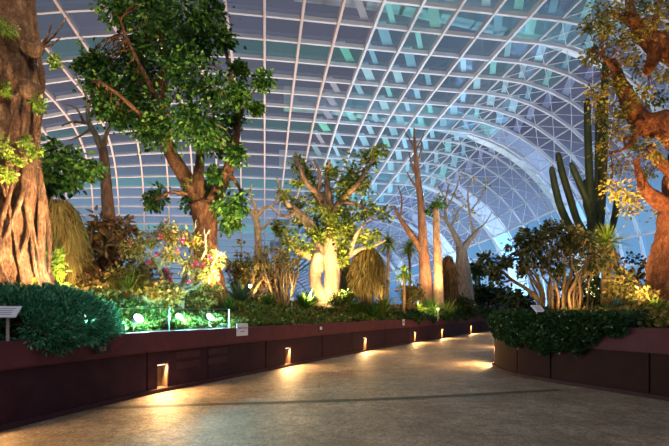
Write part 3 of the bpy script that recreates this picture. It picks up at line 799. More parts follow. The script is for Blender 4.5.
# thick pale tree
YB = 19.0
b = baseL(329, YB); T = thing('baobab_tree', 'thick pale stumpy tree with gnarled limbs and yellow green leaves', 'tree', b)
m = MB(); m.tube([Vector((b.x, b.y, b.z - .15)), at(331, 296, YB), at(332, 284, YB), at(332, 268, YB), at(331, 254, YB), at(330, 240, YB)], [x / 2 / F * YB for x in (27, 18, 15, 16, 16, 13)], n=26, step=.1, rough=.14, freq=1.8, flare=.2)
m.build('trunk', 'bark_pale', T)
an = []
for pix in ([(326, 300, 12), (317, 288, 13), (315, 276, 13), (316, 264, 12), (319, 254, 10)], [(318, 272, 11), (319, 252, 12), (317, 238, 11), (309, 224, 11), (296, 211, 8), (287, 203, 5), (280, 190, 2.4), (277, 178, 1.5)], [(322, 264, 11), (312, 258, 8), (300, 252, 6), (291, 245, 5), (286, 234, 3), (278, 226, 1.6)],
            [(330, 245, 12), (330, 228, 10), (331, 212, 9), (328, 192, 7), (327, 175, 5), (330, 160, 2)], [(330, 214, 8), (318, 194, 7), (307, 184, 5), (300, 168, 3.5), (294, 156, 1.5)], [(332, 212, 8), (344, 198, 7), (356, 186, 5), (366, 172, 3), (374, 160, 1.5)],
            [(332, 268, 10), (344, 260, 7), (350, 252, 6), (355, 238, 4), (362, 226, 2)], [(348, 256, 6), (362, 248, 4), (374, 246, 2.4), (386, 240, 1.2)], [(342, 202, 5), (356, 204, 4), (368, 210, 2)], [(296, 211, 5), (288, 216, 3), (276, 214, 1.5)], [(318, 195, 5), (320, 175, 3.4), (314, 160, 1.6)]):
    m = MB(); an += limb(m, [(*p, RNG.uniform(-.5, .5) if i > 1 else 0) for i, p in enumerate(pix)], YB, 10, .14, 2.2, .16); m.build('branch', 'bark_pale' if pix[0][1] > 250 else 'bark_slim', T)
lm, tm = MB(), MB()
crown(lm, tm, [(330, 252, 12), (336, 236, 12), (334, 246, 11), (326, 238, 9), (340, 230, 9), (322, 226, 9), (346, 246, 9), (360, 166, 12), (371, 158, 8), (352, 176, 9), (341, 194, 10), (345, 184, 8), (320, 190, 7), (299, 165, 7), (309, 178, 5), (366, 212, 9), (355, 216, 8), (375, 236, 8), (365, 240, 8), (350, 230, 7), (295, 204, 8), (284, 194, 6), (300, 216, 6),
               (290, 240, 7), (304, 248, 7), (279, 228, 5), (312, 234, 7), (328, 214, 8), (340, 212, 7), (362, 186, 7), (330, 170, 6), (318, 204, 6), (380, 150, 4), (340, 260, 6), (296, 180, 4), (385, 215, 4)], YB, 1.1, .16, 36, an, sub=.85)
tm.build('twigs', 'bark_slim', T)['kind'] = 'stuff'; lm.build('foliage', 'lf_baobab', T)

# shaggy olive dome
b = baseL(367, 20); T = thing('grass_tree', 'shaggy olive dome of hanging strands right of the thick pale tree', 'plant', b)
m = MB(); m.tube([b - Vector((0, 0, .1)), at(367, 270, 20), at(367, 256, 20)], [.3, .25, .15], n=10, step=.2); m.build('trunk', 'stem_dark', T)
skirt(367, 248, 300, 20, 17, 2600, .018, 'lf_straw', T)
b = baseL(346, 20.4); T = thing('rough_stump', 'dark rough stump between the pale tree and shaggy olive dome', 'stump', b)
m = MB(); m.tube([b - Vector((0, 0, .1)), at(346, 285, 20.4), at(345, 268, 20.4), at(345, 256, 20.4)], [.34, .32, .3, .2], n=16, step=.12, rough=.2, freq=3); m.build('trunk', 'bark_grey', T)
m = MB(); rosette(m, b + Vector((0, -.35, 0)), 40, 1.1, .03, 50, 88, .1); m.build('leaves', 'lf_grass', T)

# tree aloes
for px, py, lab, bx in ((388, 243, 'yellow green tufted plant on a thin stem over the shaggy olive dome', 386), (409, 248, 'yellow green tufted plant just left of the tall slim trunk', 409), (404, 273, 'short tufted plant in front of the tall slim trunks', 403)):
    Y = 22.0 if py < 260 else 21.0
    b = baseL(bx, Y); T = thing('tree_aloe', lab, 'plant', b)
    m = MB(); m.tube([b - Vector((0, 0, .1)), (b + at(px, py, Y)) / 2 + Vector((.05, 0, 0)), at(px, py, Y)], [.09, .07, .06], n=8, step=.2); m.build('stem', 'stem_tan', T)
    m = MB(); rosette(m, at(px, py, Y), 170, .66 if py < 260 else .55, .022, -40, 88, .35); m.build('leaves', 'lf_lime', T)

# tall slim trunks
YS = 26.5
b = baseL(424, YS); T = thing('tall_tree', 'tallest slim bare trunk tapering to a point against the glass roof', 'tree', b)
m = MB(); limb(m, [(426, 312, 16), (426, 288, 14), (425, 270, 12), (423, 240, 9), (421, 205, 7), (417, 170, 5.5), (415, 145, 3), (414, 128, 1.6)], YS, 14, .05, 2, .25); m.build('trunk', 'bark_slim', T)
for pix in ([(425, 255, 8), (418, 244, 8), (408, 230, 6), (400, 218, 4), (394, 206, 2)], [(418, 178, 3), (412, 166, 2.2), (409, 152, 1.2)], [(416, 165, 3), (421, 152, 2), (421, 140, 1)], [(419, 190, 3), (411, 180, 2), (407, 172, 1.1)], [(415, 150, 2), (409, 138, 1.2), (404, 130, .8)], [(400, 218, 2.4), (402, 200, 1.6), (398, 186, .9)], [(416, 150, 2), (424, 134, 1)]):
    m = MB(); limb(m, pix, YS, 7, .05, 2, .3); m.build('branch', 'bark_slim', T)
b = baseL(438, 26.0); T = thing('bottle_tree', 'pale straight trunk with a small leafy tuft beside the tallest slim trunk', 'tree', b)
m = MB(); limb(m, [(439, 312, 12), (438.5, 285, 10), (437.5, 255, 8.5), (436.5, 230, 7), (436, 208, 6)], 26, 12, .05, 2, .25); m.build('trunk', 'bark_pale', T)
lm = MB(); crown(lm, None, [(434, 206, 5), (440, 205, 4), (436, 212, 4), (430, 210, 3)], 26, .3, .22, 14); lm.build('foliage', 'lf_grass', T)
b = baseL(449, 28); T = thing('shaggy_trunk', 'short shaggy bronze column behind the pale trunk and forked bottle tree', 'plant', b)
m = MB(); m.tube([b - Vector((0, 0, .1)), at(449, 280, 28), at(448, 262, 28)], [.4, .35, .25], n=10, step=.2); m.build('trunk', 'stem_dark', T)
skirt(448, 256, 300, 28, 8, 900, .03, 'lf_brown', T)
YT = 34.0
b = baseL(463, YT); T = thing('bottle_tree', 'grey bottle trunk forking into two limbs near the side windows', 'tree', b)
m = MB(); limb(m, [(464, 308, 20), (464, 292, 19), (463, 275, 16), (462, 258, 12), (461, 247, 10)], YT, 16, .04, 1.5, .25, .1); m.build('trunk', 'bark_grey', T)
for pix in ([(461, 250, 9), (457, 240, 7), (451, 228, 5), (447, 222, 4), (445, 205, 2.4), (449, 184, 1.4)], [(462, 250, 8), (468, 242, 7), (475, 234, 5), (479, 228, 3)], [(449, 224, 4), (440, 216, 2.4), (432, 212, 1.4)], [(446, 210, 2), (455, 192, 1.6), (460, 176, 1)], [(474, 235, 3.4), (470, 215, 2.4), (468, 195, 1.6), (470, 178, 1)], [(470, 212, 2), (480, 198, 1.4), (486, 184, .9)], [(450, 230, 3), (458, 212, 2), (464, 205, 1.2)], [(478, 230, 2.4), (486, 222, 1.4), (492, 212, .9)], [(446, 200, 1.6), (438, 186, 1)]):
    m = MB(); limb(m, pix, YT, 7, .05, 2, .3); m.build('branch', 'bark_grey', T)
lm = MB(); crown(lm, None, [(450, 182, 4), (462, 174, 5), (470, 178, 4), (456, 196, 4), (444, 205, 4), (480, 196, 4), (468, 205, 4), (438, 200, 4), (486, 185, 4), (476, 212, 3), (455, 215, 4)], YT, .8, .2, 4); lm.build('foliage', 'lf_olive', T)

# ------------------------------------------------------------------ right bed
YC = 13.8
b = baseR(594, YC); T = thing('columnar_cactus', 'tall dark green columnar cactus with many upright arms', 'cactus', b)
def carm(pix, name='arm'):
    m = MB(); m.tube([at(p[0], p[1], YC + (p[3] if len(p) > 3 else 0)) for p in pix], [p[2] / 2 / F * YC for p in pix], ribs=8, ribd=.12, step=.1); return m.build(name, 'cactus', T)
carm([(594, 300, 10), (593, 260, 9), (592, 230, 8), (590, 190, 7), (588, 140, 6.4), (587, 104, 5.4), (587, 99, 3)], 'trunk')
carm([(596, 260, 8), (600, 225, 7, .2), (603, 170, 7, .3), (604, 110, 6.4, .3), (605, 70, 6, .3), (605, 60, 3, .3)])
carm([(594, 240, 6, .3), (597, 200, 6, .5), (598, 150, 5.4, .5), (598, 104, 4.6, .5), (598, 100, 2.6, .5)])
carm([(592, 245, 7), (578, 222, 6.4, -.1), (570, 198, 6.2, -.2), (562, 172, 6, -.2), (558.5, 156, 5, -.2), (558, 153, 3, -.2)])
carm([(590, 250, 7), (572, 230, 6.4, -.3), (561, 208, 6.2, -.4), (555, 186, 6, -.4), (552, 170, 5, -.4), (551.6, 167, 3, -.4)])
carm([(591, 215, 6.6), (587, 200, 6.4, -.3), (579, 182, 6, -.4), (573, 168, 5.4, -.4), (571, 163, 3, -.4)])
carm([(592, 225, 5, .3), (586, 205, 5, .4), (585, 188, 4.6, .4), (585, 180, 3, .4)])
carm([(598, 250, 7), (610, 232, 6, .2), (615, 215, 6, .3), (617, 196, 5, .3), (617, 192, 3, .3)])

YF = 11.2
b = baseR(560, YF); T = thing('leafy_shrub', 'dark leaved shrub of many tan stems on the right planter', 'shrub', b)
m = MB(); an = []
for k in range(30):
    px = 514 + 92 * ((k + RNG.random()) / 30); py = 250 - 16 * math.sin((px - 508) / 100 * math.pi) + RNG.uniform(-4, 16)
    x0 = 560 + (px - 560) * .55 + RNG.normal(0, 3); dy = RNG.uniform(-.8, .8); wd = RNG.uniform(2.0, 3.8)
    an += limb(m, [(x0, 309, wd, dy * .8), (x0 + RNG.normal(0, 3), 294, wd * .85, dy * .9), (x0 + (px - x0) * .4 + RNG.normal(0, 4), 276, wd * .6, dy), (x0 + (px - x0) * .75 + RNG.normal(0, 3), 262, wd * .45, dy), (px, py, 1.1, dy)], YF, 6, .08, 4, .1)
an += limb(m, [(540, 302, 5), (528, 290, 4), (512, 280, 3.2), (503, 272, 2.6), (494, 266, 2), (486, 259, 1.3)], YF, 7, .06, 3, .12)
an += limb(m, [(512, 280, 2.4), (502, 282, 1.6), (492, 274, 1)], YF, 5, .05)
m.build('stems', 'stem_tan', T)
lm, tm = MB(), MB()
crown(lm, tm, [(518, 245, 8), (526, 238, 8), (526, 256, 8), (536, 246, 9), (545, 236, 9), (553, 226, 7), (562, 232, 9), (572, 240, 9), (581, 238, 9), (592, 248, 9), (556, 250, 9), (540, 262, 8), (570, 258, 9), (586, 262, 8), (600, 258, 7), (524, 268, 6), (485, 259, 4), (492, 270, 4), (500, 263, 3), (496, 277, 3), (508, 262, 5), (555, 268, 6)], YF, .8, .10, 42, an, sub=.95)
tm.build('twigs', 'stem_dark', T)['kind'] = 'stuff'; lm.build('foliage', 'lf_shrub', T)

b = baseR(607, 12.4); T = thing('yucca', 'bright spiky yucca head with dry orange skirt below the cactus', 'plant', b)
m = MB(); m.tube([b - Vector((0, 0, .1)), at(606, 280, 12.4), at(607, 246, 12.4)], [.16, .13, .1], n=10, step=.15, rough=.1); m.build('trunk', 'stem_tan', T)
m = MB(); rosette(m, at(607, 243, 12.4), 150, .62, .022, -15, 88, .2); m.build('leaves', 'lf_lime', T)
skirt(606, 246, 276, 12.4, 11, 500, .02, 'lf_straw', T)

YR = 10.5
b = baseR(674, YR); T = thing('gnarled_tree', 'gnarled orange lit tree leaning over the right edge of the photo', 'tree', b)
m = MB(); m.tube([Vector((b.x, b.y, b.z - .15)), at(675, 295, YR), at(676, 262, YR), at(682, 225, YR), at(688, 190, YR), at(692, 150, YR), at(694, 110, YR), at(696, 60, YR), at(696, 20, YR)], [x / 2 / F * YR for x in (62, 52, 44, 42, 40, 38, 34, 28, 22)], n=32, step=.08, rough=.18, freq=2.4)
m.build('trunk', 'bark_orange', T)
an = []
for pix in ([(690, 140, 34), (668, 126, 30), (648, 124, 24), (635, 114, 18), (626, 96, 14), (618, 76, 11), (612, 60, 6)], [(694, 70, 24), (668, 48, 22), (650, 40, 18), (640, 30, 14), (632, 16, 9), (628, -5, 6)], [(655, 44, 14), (653, 60, 12), (648, 72, 8)], [(686, 215, 22), (664, 204, 16), (648, 192, 12), (640, 178, 8), (636, 160, 5)],
            [(640, 30, 8), (622, 18, 5), (606, 10, 3)], [(650, 38, 8), (656, 18, 6), (662, -8, 4)], [(616, 72, 5), (604, 58, 3), (592, 50, 2)], [(640, 120, 8), (634, 138, 5), (622, 150, 3), (610, 152, 2)], [(690, 180, 16), (672, 172, 12), (656, 158, 8), (650, 145, 4)], [(668, 46, 8), (676, 25, 6), (668, 5, 4)]):
    m = MB(); an += limb(m, [(*p, RNG.uniform(-.35, .35) if i > 1 else 0) for i, p in enumerate(pix)], YR, 16, .22, 3.2, .07); m.build('branch', 'bark_orange', T)
lm, tm = MB(), MB()
crown(lm, tm, [(606, 10, 9), (600, 48, 9), (590, 58, 6), (612, 40, 8), (624, 58, 7), (640, 66, 6), (655, 20, 9), (640, 8, 8), (664, 72, 7), (600, 112, 6), (612, 128, 9), (604, 148, 8), (620, 168, 9), (614, 188, 9), (640, 92, 5), (658, 150, 8), (655, 100, 6), (648, 172, 6), (630, 198, 8), (664, 212, 6), (618, 86, 6), (634, 208, 7), (620, 16, 9), (590, 26, 5), (606, 70, 7), (630, 40, 6), (598, 92, 6), (640, 150, 6), (664, 8, 7), (625, 110, 5), (605, 30, 6), (628, 140, 7)], YR, 1.0, .085, 34, an, twig=.007, sub=1.1, w=.3)
tm.build('twigs', 'bark_orange', T)['kind'] = 'stuff'; lm.build('foliage', 'lf_right', T)

# hanging ground cover on the right coping
tipx = RC.at_px(503, 0)
b = RC.pt(sR[1], -.2, 1.2); T = thing('trailing_shrub', 'dark trailing ground cover with tiny white flowers spilling over the right planter', 'shrub', b)
lm, fm = MB(), MB()
Pn, Dn = [], []
s_a, s_b = tip - .3, RC.at_px(632, tip + .3)
for k in range(15000):
    s = RNG.uniform(s_a, s_b); px = (s - s_a) / (s_b - s_a)
    low = np.interp(px, [0, .08, .25, .5, .68, .8, .93, 1], [1.08, .98, .78, .70, .60, .78, 1.02, 1.16]) + .07 * math.sin(s * 7) + .04 * math.sin(s * 17)
    o = RNG.random()
    if o < .6: z = RNG.uniform(low, 1.42); off = .06 + .14 * math.sin(max(0, min(1, (z - low) / (1.45 - low))) * math.pi) ** .7 * RNG.random()
    else: off = RNG.uniform(-.8, .1); z = RNG.uniform(1.22, 1.5) - .12 * max(0, off)
    Pn.append(RC.pt(s, off, z)); nrv = RC.nor(s); Dn.append((nrv[0] * .8, nrv[1] * .8, RNG.uniform(-.7, .5)))
Pn = np.array([tuple(p) for p in Pn]); Dn = np.array(Dn) + jit(len(Dn), .4)
lm.leaves(Pn, Dn, .07 * RNG.uniform(.7, 1.3, len(Pn)), .4, .2); lm.build('foliage', 'lf_hang', T)
k = RNG.choice(len(Pn), 240, replace=False); fm.leaves(np.repeat(Pn[k], 4, 0) + np.repeat(unit(Dn[k]) * .05, 4, 0), RNG.normal(0, 1, (len(k) * 4, 3)), .03, .5, 0); fm.build('flowers', 'fl_white', T, label='tiny white blossoms')

# right understorey
for px, Y, lab, kind in ((618, 10.2, 'grey green agave rosette in front of the yucca', 'lf_agave'), (637, 9.8, 'pale agave rosette left of the gnarled trunk foot', 'lf_agave'), (640, 11.4, 'lime spiky clump behind the agaves by the gnarled trunk', 'lf_lime'), (590, 9.9, 'low straw coloured rosette under the tan stems', 'lf_straw'), (655, 9.2, 'olive spiky clump at the gnarled trunk foot', 'lf_lime'), (566, 10.0, 'low dark spiky tuft under the leafy shrub', 'lf_grass'), (605, 11.0, 'upright green clump below the yucca skirt', 'lf_grass')):
    clump('agave' if kind == 'lf_agave' else 'spiky_clump', lab, 'plant', px, Y, 60, .42, .022 if kind != 'lf_agave' else .035, 5, 85, .3, kind, baseR)
b = baseR(650, 13); T = thing('leaning_plant', 'leaning bare stem plant in front of the blue side panes at right', 'plant', b)
m = MB(); limb(m, [(628, 304, 4), (634, 285, 3.4), (641, 268, 2.6), (646, 258, 1.6)], 13, 7, .05); m.build('stem', 'stem_tan', T)
lm = MB(); crown(lm, None, [(632, 258, 7), (645, 262, 7), (638, 272, 7), (630, 282, 6), (645, 282, 6)], 13.2, .4, .13, 9); lm.build('foliage', 'lf_dark', T)

# ------------------------------------------------------------------ left understorey
b = LC.pt(LC.at_px(60, 2), -.15, 1.15); T = thing('trailing_bush', 'dense blue green bush spilling over the left planter', 'bush', b)
cn = np.array([b.x - .1, b.y + .12, 1.37]); n = 26000
tn = LC.tan(LC.at_px(60, 2)); nn = LC.nor(LC.at_px(60, 2))
d = unit(RNG.normal(0, 1, (n, 3))); r = RNG.uniform(.70, 1.04, n)[:, None] * (1 + .13 * np.sin(d[:, :1] * 9) * np.cos(d[:, 2:] * 8 + d[:, 1:2] * 5))
loc = d * r * np.array([1.10, .62, .47])
kp = ~((loc[:, 0] < -.62) & (loc[:, 1] > .12)); d, r, loc = d[kp], r[kp], loc[kp]; n = len(d)
P = cn + loc[:, :1] * np.array([tn[0], tn[1], 0]) + loc[:, 1:2] * np.array([nn[0], nn[1], 0]) + loc[:, 2:] * np.array([0, 0, 1])
P[:, 2] += -.12 * np.clip(loc[:, 1], 0, 1) + np.where(loc[:, 0] > .5, -.03, 0)
Dd = d[:, :1] * np.array([tn[0], tn[1], 0]) + d[:, 1:2] * np.array([nn[0], nn[1], 0]) + d[:, 2:] * np.array([0, 0, 1]) + np.array([0, 0, .35]) + jit(n, .45)
m = MB(); m.leaves(P, Dd, RNG.uniform(.045, .085, n), .17, .15); m.build('foliage', 'lf_bush', T)
m = MB()
for k in range(30):
    q = cn + np.array([loc[k, 0] * tn[0], loc[k, 0] * tn[1], 0]) * .7 + np.array([0, 0, loc[k, 2] * .7]); m.tube([Vector((cn[0], cn[1], 1.05)), Vector((cn + q) / 2), Vector(q)], [.02, .014, .006], n=5)
m.build('stems', 'stem_dark', T)

def cover(name, label, s0, s1, d0, d1, h, n, leaf, matn, spill=0.0, C=LC, zf=zl, kind='stuff', cat='ground cover'):
    s = RNG.uniform(s0, s1, n); dd = d0 + (d1 - d0) * RNG.random(n) ** 1.0
    P = np.array([tuple(C.pt(a, -x, 0)) for a, x in zip(s, dd)])
    hh = h * (.55 + .45 * np.sin(s * 2.1 + dd * 1.3) * np.cos(s * .9 - dd * 2))
    P[:, 2] = zf(P[:, 0], P[:, 1]) + RNG.random(n) * np.maximum(.05, hh)
    if spill:
        sp = dd < .1; P[sp, 2] = LH - RNG.random(sp.sum()) * spill * (.5 + .5 * np.sin(s[sp] * 3)) + .05
    D = RNG.normal(0, .7, (n, 3)) + np.array([0, 0, .6])
    m = MB(); m.leaves(P, D, leaf * RNG.uniform(.6, 1.3, n), .38, .2)
    o = m.build(name, matn, None, origin=P[0]); return tag(o, label, cat, None, kind)
S = lambda px: LC.at_px(px, 2)
cover('ground_cover', 'low green creeping ground cover along the left coping right of the touch notice', S(238), S(345), .18, 1.3, .20, 9000, .10, 'lf_cover')
cover('ground_cover', 'mixed ground cover and leaf litter around the thick pale tree', S(238), S(410), 1.2, 4.5, .12, 9000, .11, 'lf_cover')
cover('ground_cover', 'leafy ground cover behind the glass barrier', S(100), S(240), .45, 1.8, .3, 6500, .09, 'lf_cover')
cover('ground_cover', 'golden lit undergrowth below the desert rose', S(95), S(240), 1.6, 4.0, .45, 8000, .12, 'lf_olive')
cover('ground_cover', 'low plants along the coping below the shaggy olive dome', S(345), S(408), .16, 1.4, .2, 6000, .12, 'lf_cover')
o = cover('hedge', 'dark low hedge overhanging the far stretch of the left planter', S(408), S(470), -.12, .9, .55, 9000, .14, 'lf_hang', .32, kind='thing', cat='hedge')
o = cover('hedge', 'dark leafy hedge at the far bend of the left planter', S(470), S(497), -.05, 1.3, .6, 6000, .18, 'lf_dark', .15, kind='thing', cat='hedge')
cover('ground_cover', 'dark undergrowth below the giant trunk', S(-60), S(95), .3, 2.6, .5, 6000, .12, 'lf_dark')
cover('ground_cover', 'dry low plants covering the right planter bed', tip + .2, RC.at_px(668, tip + .5), .5, 3.2, .22, 8000, .08, 'lf_olive', 0, RC, zr)
cover('ground_cover', 'dark undergrowth on the back of the right planter', tip - 5, tip + .3, .3, 3.0, .4, 4000, .12, 'lf_dark', 0, RC, zr)
for px, Y, L, lab, mt in ((430, 25.0, 1.5, 'bright green feathery grass at the foot of the tall slim trunks', 'lf_grass'), (446, 26.4, 1.4, 'bright green feathery grass in front of the shaggy column', 'lf_lime'), (416, 23.5, 1.1, 'lime grass tuft left of the tall slim trunk foot', 'lf_lime'), (456, 29, 1.3, 'green grass tuft left of the forked bottle trunk', 'lf_grass'), (436, 24.2, 1.1, 'short green grass tuft above the white tag by the hedge', 'lf_grass'), (373, 18.8, 1.0, 'tall green grass tuft in front of the shaggy olive dome', 'lf_grass'), (357, 18.8, .9, 'dark green grass tuft beside the rough stump', 'lf_grass'), (160, 10.6, .7, 'golden grass tuft under the desert rose', 'lf_lime'), (128, 10.4, .8, 'golden grass tuft below the bronze shrub', 'lf_lime'), (196, 11.6, .6, 'golden grass tuft against the large tree foot', 'lf_lime'), (228, 12.4, .6, 'green grass tuft right of the large tree foot', 'lf_grass'), (145, 9.4, .5, 'green spiky tuft behind the glass barrier', 'lf_agave'), (268, 14.4, .5, 'small green tuft in front of the thin bare tree', 'lf_grass')):
    clump('grass_tuft', lab, 'grass', px, Y, 150, L, .014 * max(1, Y / 14), 40, 88, .35, mt)
def bush(label, px, py0, py1, Y, rx, matn, leaf, n, stem='stem_tan', bf=baseL):
    b = bf(px, Y); T = thing('bush', label, 'bush', b)
    c = at(px, (py0 + py1) / 2, Y); R_ = rx / F * Y; Hh_ = (py1 - py0) / 2 / F * Y
    m = MB(); lm = MB()
    K = 26; d = ball(K) * np.array([R_, R_, Hh_]); cs = np.array(c) + d
    for q in cs: m.tube([b - Vector((0, 0, .08)), (b + Vector(q)) / 2 + Vector(RNG.normal(0, .06, 3)), Vector(q)], [.02, .014, .007], n=5, step=.3)
    pk = RNG.integers(0, K, n); o = ball(n) * np.array([R_, R_, Hh_]) * .5
    lm.leaves(cs[pk] + o, unit(o) + np.array([0, 0, .3]) + jit(n, .4), leaf * RNG.uniform(.6, 1.3, n), .28, .25)
    m.build('stems', stem, T); lm.build('foliage', matn, T)
for a_ in (('golden lit leafy bush right of the bronze shrub', 128, 268, 303, 10.9, 18, 'lf_olive', .11, 1500), ('golden bush below the pale stems of the desert rose', 158, 282, 306, 10.3, 20, 'lf_olive', .10, 1500),
           ('low golden bush at the foot of the large green tree', 205, 284, 306, 11.5, 18, 'lf_olive', .10, 1200), ('olive twiggy bush left of the thin bare tree', 243, 252, 300, 15.8, 13, 'lf_olive', .15, 900),
           ('tan twiggy bush right of the thin bare tree', 272, 258, 298, 16.4, 15, 'lf_brown', .14, 900), 
           ('yellow green bush against the giant trunk', 50, 250, 296, 9.3, 12, 'lf_lime', .11, 700), ('bronze bush between the dry shaggy dome and bronze shrub', 86, 262, 300, 10.6, 15, 'lf_brown', .12, 900),
           ('olive bush right of the orange lit rosette', 410, 284, 304, 22, 11, 'lf_olive', .16, 700), ('green bush right of the feathery grass', 462, 296, 312, 29.5, 14, 'lf_dark', .2, 900), ('green leafy bush at the front of the shaggy olive dome', 340, 292, 308, 17.2, 14, 'lf_cover', .12, 800)):
    bush(*a_)
for a_ in (('olive bush between the yucca and the gnarled trunk', 628, 270, 308, 11.8, 16, 'lf_olive', .10, 1400), ('dark bush below the cactus behind the tan stems', 585, 272, 312, 13.0, 22, 'lf_dark', .12, 1800), ('dry olive bush at the right edge beside the gnarled trunk', 645, 290, 320, 9.5, 16, 'lf_olive', .08, 1200)):
    bush(*a_, bf=baseR)
# far dark shrubs by the side windows
for px, py, r, Y, lab in ((487, 294, 6, 37, 'round dark shrub right of the forked bottle tree'), (498, 293, 6, 38, 'small dark shrub at the bend of the path'), (478, 268, 5, 40, 'dark loose tree behind the forked bottle tree'), (477, 290, 5, 37, 'low dark shrub under the dark loose tree'), (514, 297, 6, 16.2, 'dark shrub at the back of the right planter'), (522, 300, 7, 13.5, 'small dark shrub behind the slanted label')):
    X = (px - CX) / F * Y; z0 = float(zr(X, Y)) if Y < 20 else float(zl(X, Y)); z0 = max(z0, 0)
    b = Vector((X, Y, z0)); T = thing('dark_shrub', lab, 'shrub', b)
    m = MB(); c = at(px, py, Y)
    for k in range(6): m.tube([b - Vector((0, 0, .1)), (b + c) / 2 + Vector(RNG.normal(0, .15, 3)), c + Vector(RNG.normal(0, r / F * Y * .5, 3))], [.05, .035, .015], n=5)
    m.build('stems', 'stem_dark', T)
    lm = MB(); crown(lm, None, [(px, py, r), (px - r * .5, py + r * .3, r * .8), (px + r * .5, py + r * .3, r * .8), (px, py + r * .8, r * .9)], Y, .3, .012 * Y, 16); lm.build('foliage', 'lf_dark', T)

# ------------------------------------------------------------------ glass barrier, signs, fittings
g0, g1, g2 = S(104), S(177), S(236)
T = thing('glass_barrier', 'low clear glass barrier standing on the left planter', 'barrier', LC.pt(g1, -.2, LH))
for a, b_ in ((g0, g1 - .01), (g1 + .01, g2)):
    m = MB(); strip(m, LC, a, b_, -.195, -.207, LH, LH + .42, .3); o = m.build('glass_pane', 'clear', T, smooth=False)
    e = MB(); strip(e, LC, a, b_, -.193, -.209, LH + .42, LH + .428, .3); strip(e, LC, b_ - .006, b_, -.193, -.209, LH, LH + .42); e.build('pane_edge', 'edge', o, smooth=False)

def plate(name, label, C, s, off, z, w, h, mat, ink, tilt=0.0, lines=None, cat='sign', sz=.04):
    p = C.pt(s, off, z); nrv = C.nor(s); ang = math.atan2(nrv[0], -nrv[1])
    R = Matrix.Rotation(ang, 3, 'Z') @ Matrix.Rotation(math.radians(-tilt), 3, 'X')
    T = thing(name, label, cat, p)
    m = MB(); m.box(p, (w, .012, h), R); m.build('plate', mat, T, smooth=False)
    for i, tx in enumerate(lines or []):
        cu = bpy.data.curves.new('lettering', 'FONT'); cu.body = tx; cu.size = sz; cu.align_x = 'CENTER'; cu.align_y = 'CENTER'; cu.extrude = .001; cu.offset = .0006
        tmp = bpy.data.objects.new('lettering_source', cu); COL.objects.link(tmp)
        bpy.context.view_layer.update()
        me = bpy.data.meshes.new_from_object(tmp.evaluated_get(bpy.context.evaluated_depsgraph_get()))
        bpy.data.objects.remove(tmp); bpy.data.curves.remove(cu)
        o = bpy.data.objects.new('lettering', me); COL.objects.link(o); me.materials.clear(); me.materials.append(M[ink])
        o.parent = T
        lp = R @ Vector((0, -.008, (len(lines) / 2 - .5 - i) * sz * 1.35))
        o.location = lp; o.rotation_euler = (R @ Matrix.Rotation(math.pi / 2, 3, 'X')).to_euler()
    return T, R, p
s_ = S(240); plate('notice_sign', 'small white notice reading please do not touch on the left coping', LC, s_, .062, 1.075, .40, .28, 'white', 'ink', 0, ['Please do not', 'touch'], sz=.058)
s_ = S(98); T, R, p = plate('information_plaque', 'dark photo plaque leaning on the coping beside the blue green bush', LC, s_, .075, .98, .30, .30, 'darkmetal', 'white', 12)
m = MB(); m.box(p + R @ Vector((.0, -.009, -.07)), (.10, .006, .07), R); m.build('picture', plain('plaque_picture', srgb(150, 110, 90), .6, 0, .5, 30), T, smooth=False, label='small tan picture on the plaque')
s_ = S(319); T, R, p = plate('small_plaque', 'small dark plaque with pale label on the coping below the pale tree', LC, s_, .062, .96, .24, .20, 'darkmetal', 'white')
m = MB(); m.box(p + R @ Vector((0, -.008, .02)), (.13, .006, .09), R); m.build('paper_label', 'white', T, smooth=False)
s_ = S(402); T, R, p = plate('small_plate', 'small white plate on the coping left of the overhanging hedge', LC, s_, .07, 1.0, .22, .26, 'white', 'ink')
m = MB(); m.box(p + R @ Vector((0, -.008, .0)), (.09, .005, .11), R); m.build('emblem', 'ink', T, smooth=False)
# plant label boards on posts
def board(label, px, py0, py1, Y, w, hgt, tilt, bz, yaw=0):
    c = at(px, (py0 + py1) / 2, Y); b = Vector((c.x, c.y + .05, bz))
    T = thing('plant_label', label, 'sign', b)
    R = Matrix.Rotation(yaw, 3, 'Z') @ Matrix.Rotation(math.radians(-tilt), 3, 'X')
    m = MB(); m.box(c, (w, .015, hgt), R); m.build('board', 'white', T, smooth=False)
    m = MB()
    for k in range(4):
        ww = w * (.55 if k else .7); m.box(c + R @ Vector((-.0, -.010, hgt * (.28 - .18 * k))), (ww, .003, hgt * .05), R)
    m.build('print_lines', 'print', T, smooth=False)
    m = MB(); m.box(Vector((c.x, c.y + .03, (c.z + bz) / 2)), (.03, .02, c.z - bz), Matrix.Rotation(yaw, 3, 'Z')); m.build('post', 'post', T, smooth=False)
board('white label board on a pale post at the left edge', 6, 307, 317, 5.62, .32, .18, 40, 1.1)
board('white slanted label board over the trailing flowers on the right planter', 538, 305.5, 311.8, 9.6, .24, .22, 50, 1.15, .3)
def peg(label, px, py, Y, bf):
    c = at(px, py, Y); b = Vector((c.x, c.y, float((zl if bf is baseL else zr)(c.x, c.y))))
    T = thing('plant_tag', label, 'tag', b); m = MB(); m.box(c, (.12, .01, .10), Matrix.Rotation(.2, 3, 'X')); m.build('card', 'white', T, smooth=False)
    m = MB(); m.box(Vector((c.x, c.y + .01, (c.z + b.z - .05) / 2)), (.02, .01, max(.06, c.z - b.z + .05))); m.build('peg', 'post', T, smooth=False)
peg('small white tag in front of the pale succulent shrub', 292, 299, 14.8, baseL)
peg('small white tag in front of the bright green feathery grass', 438, 309, 23.4, baseL)

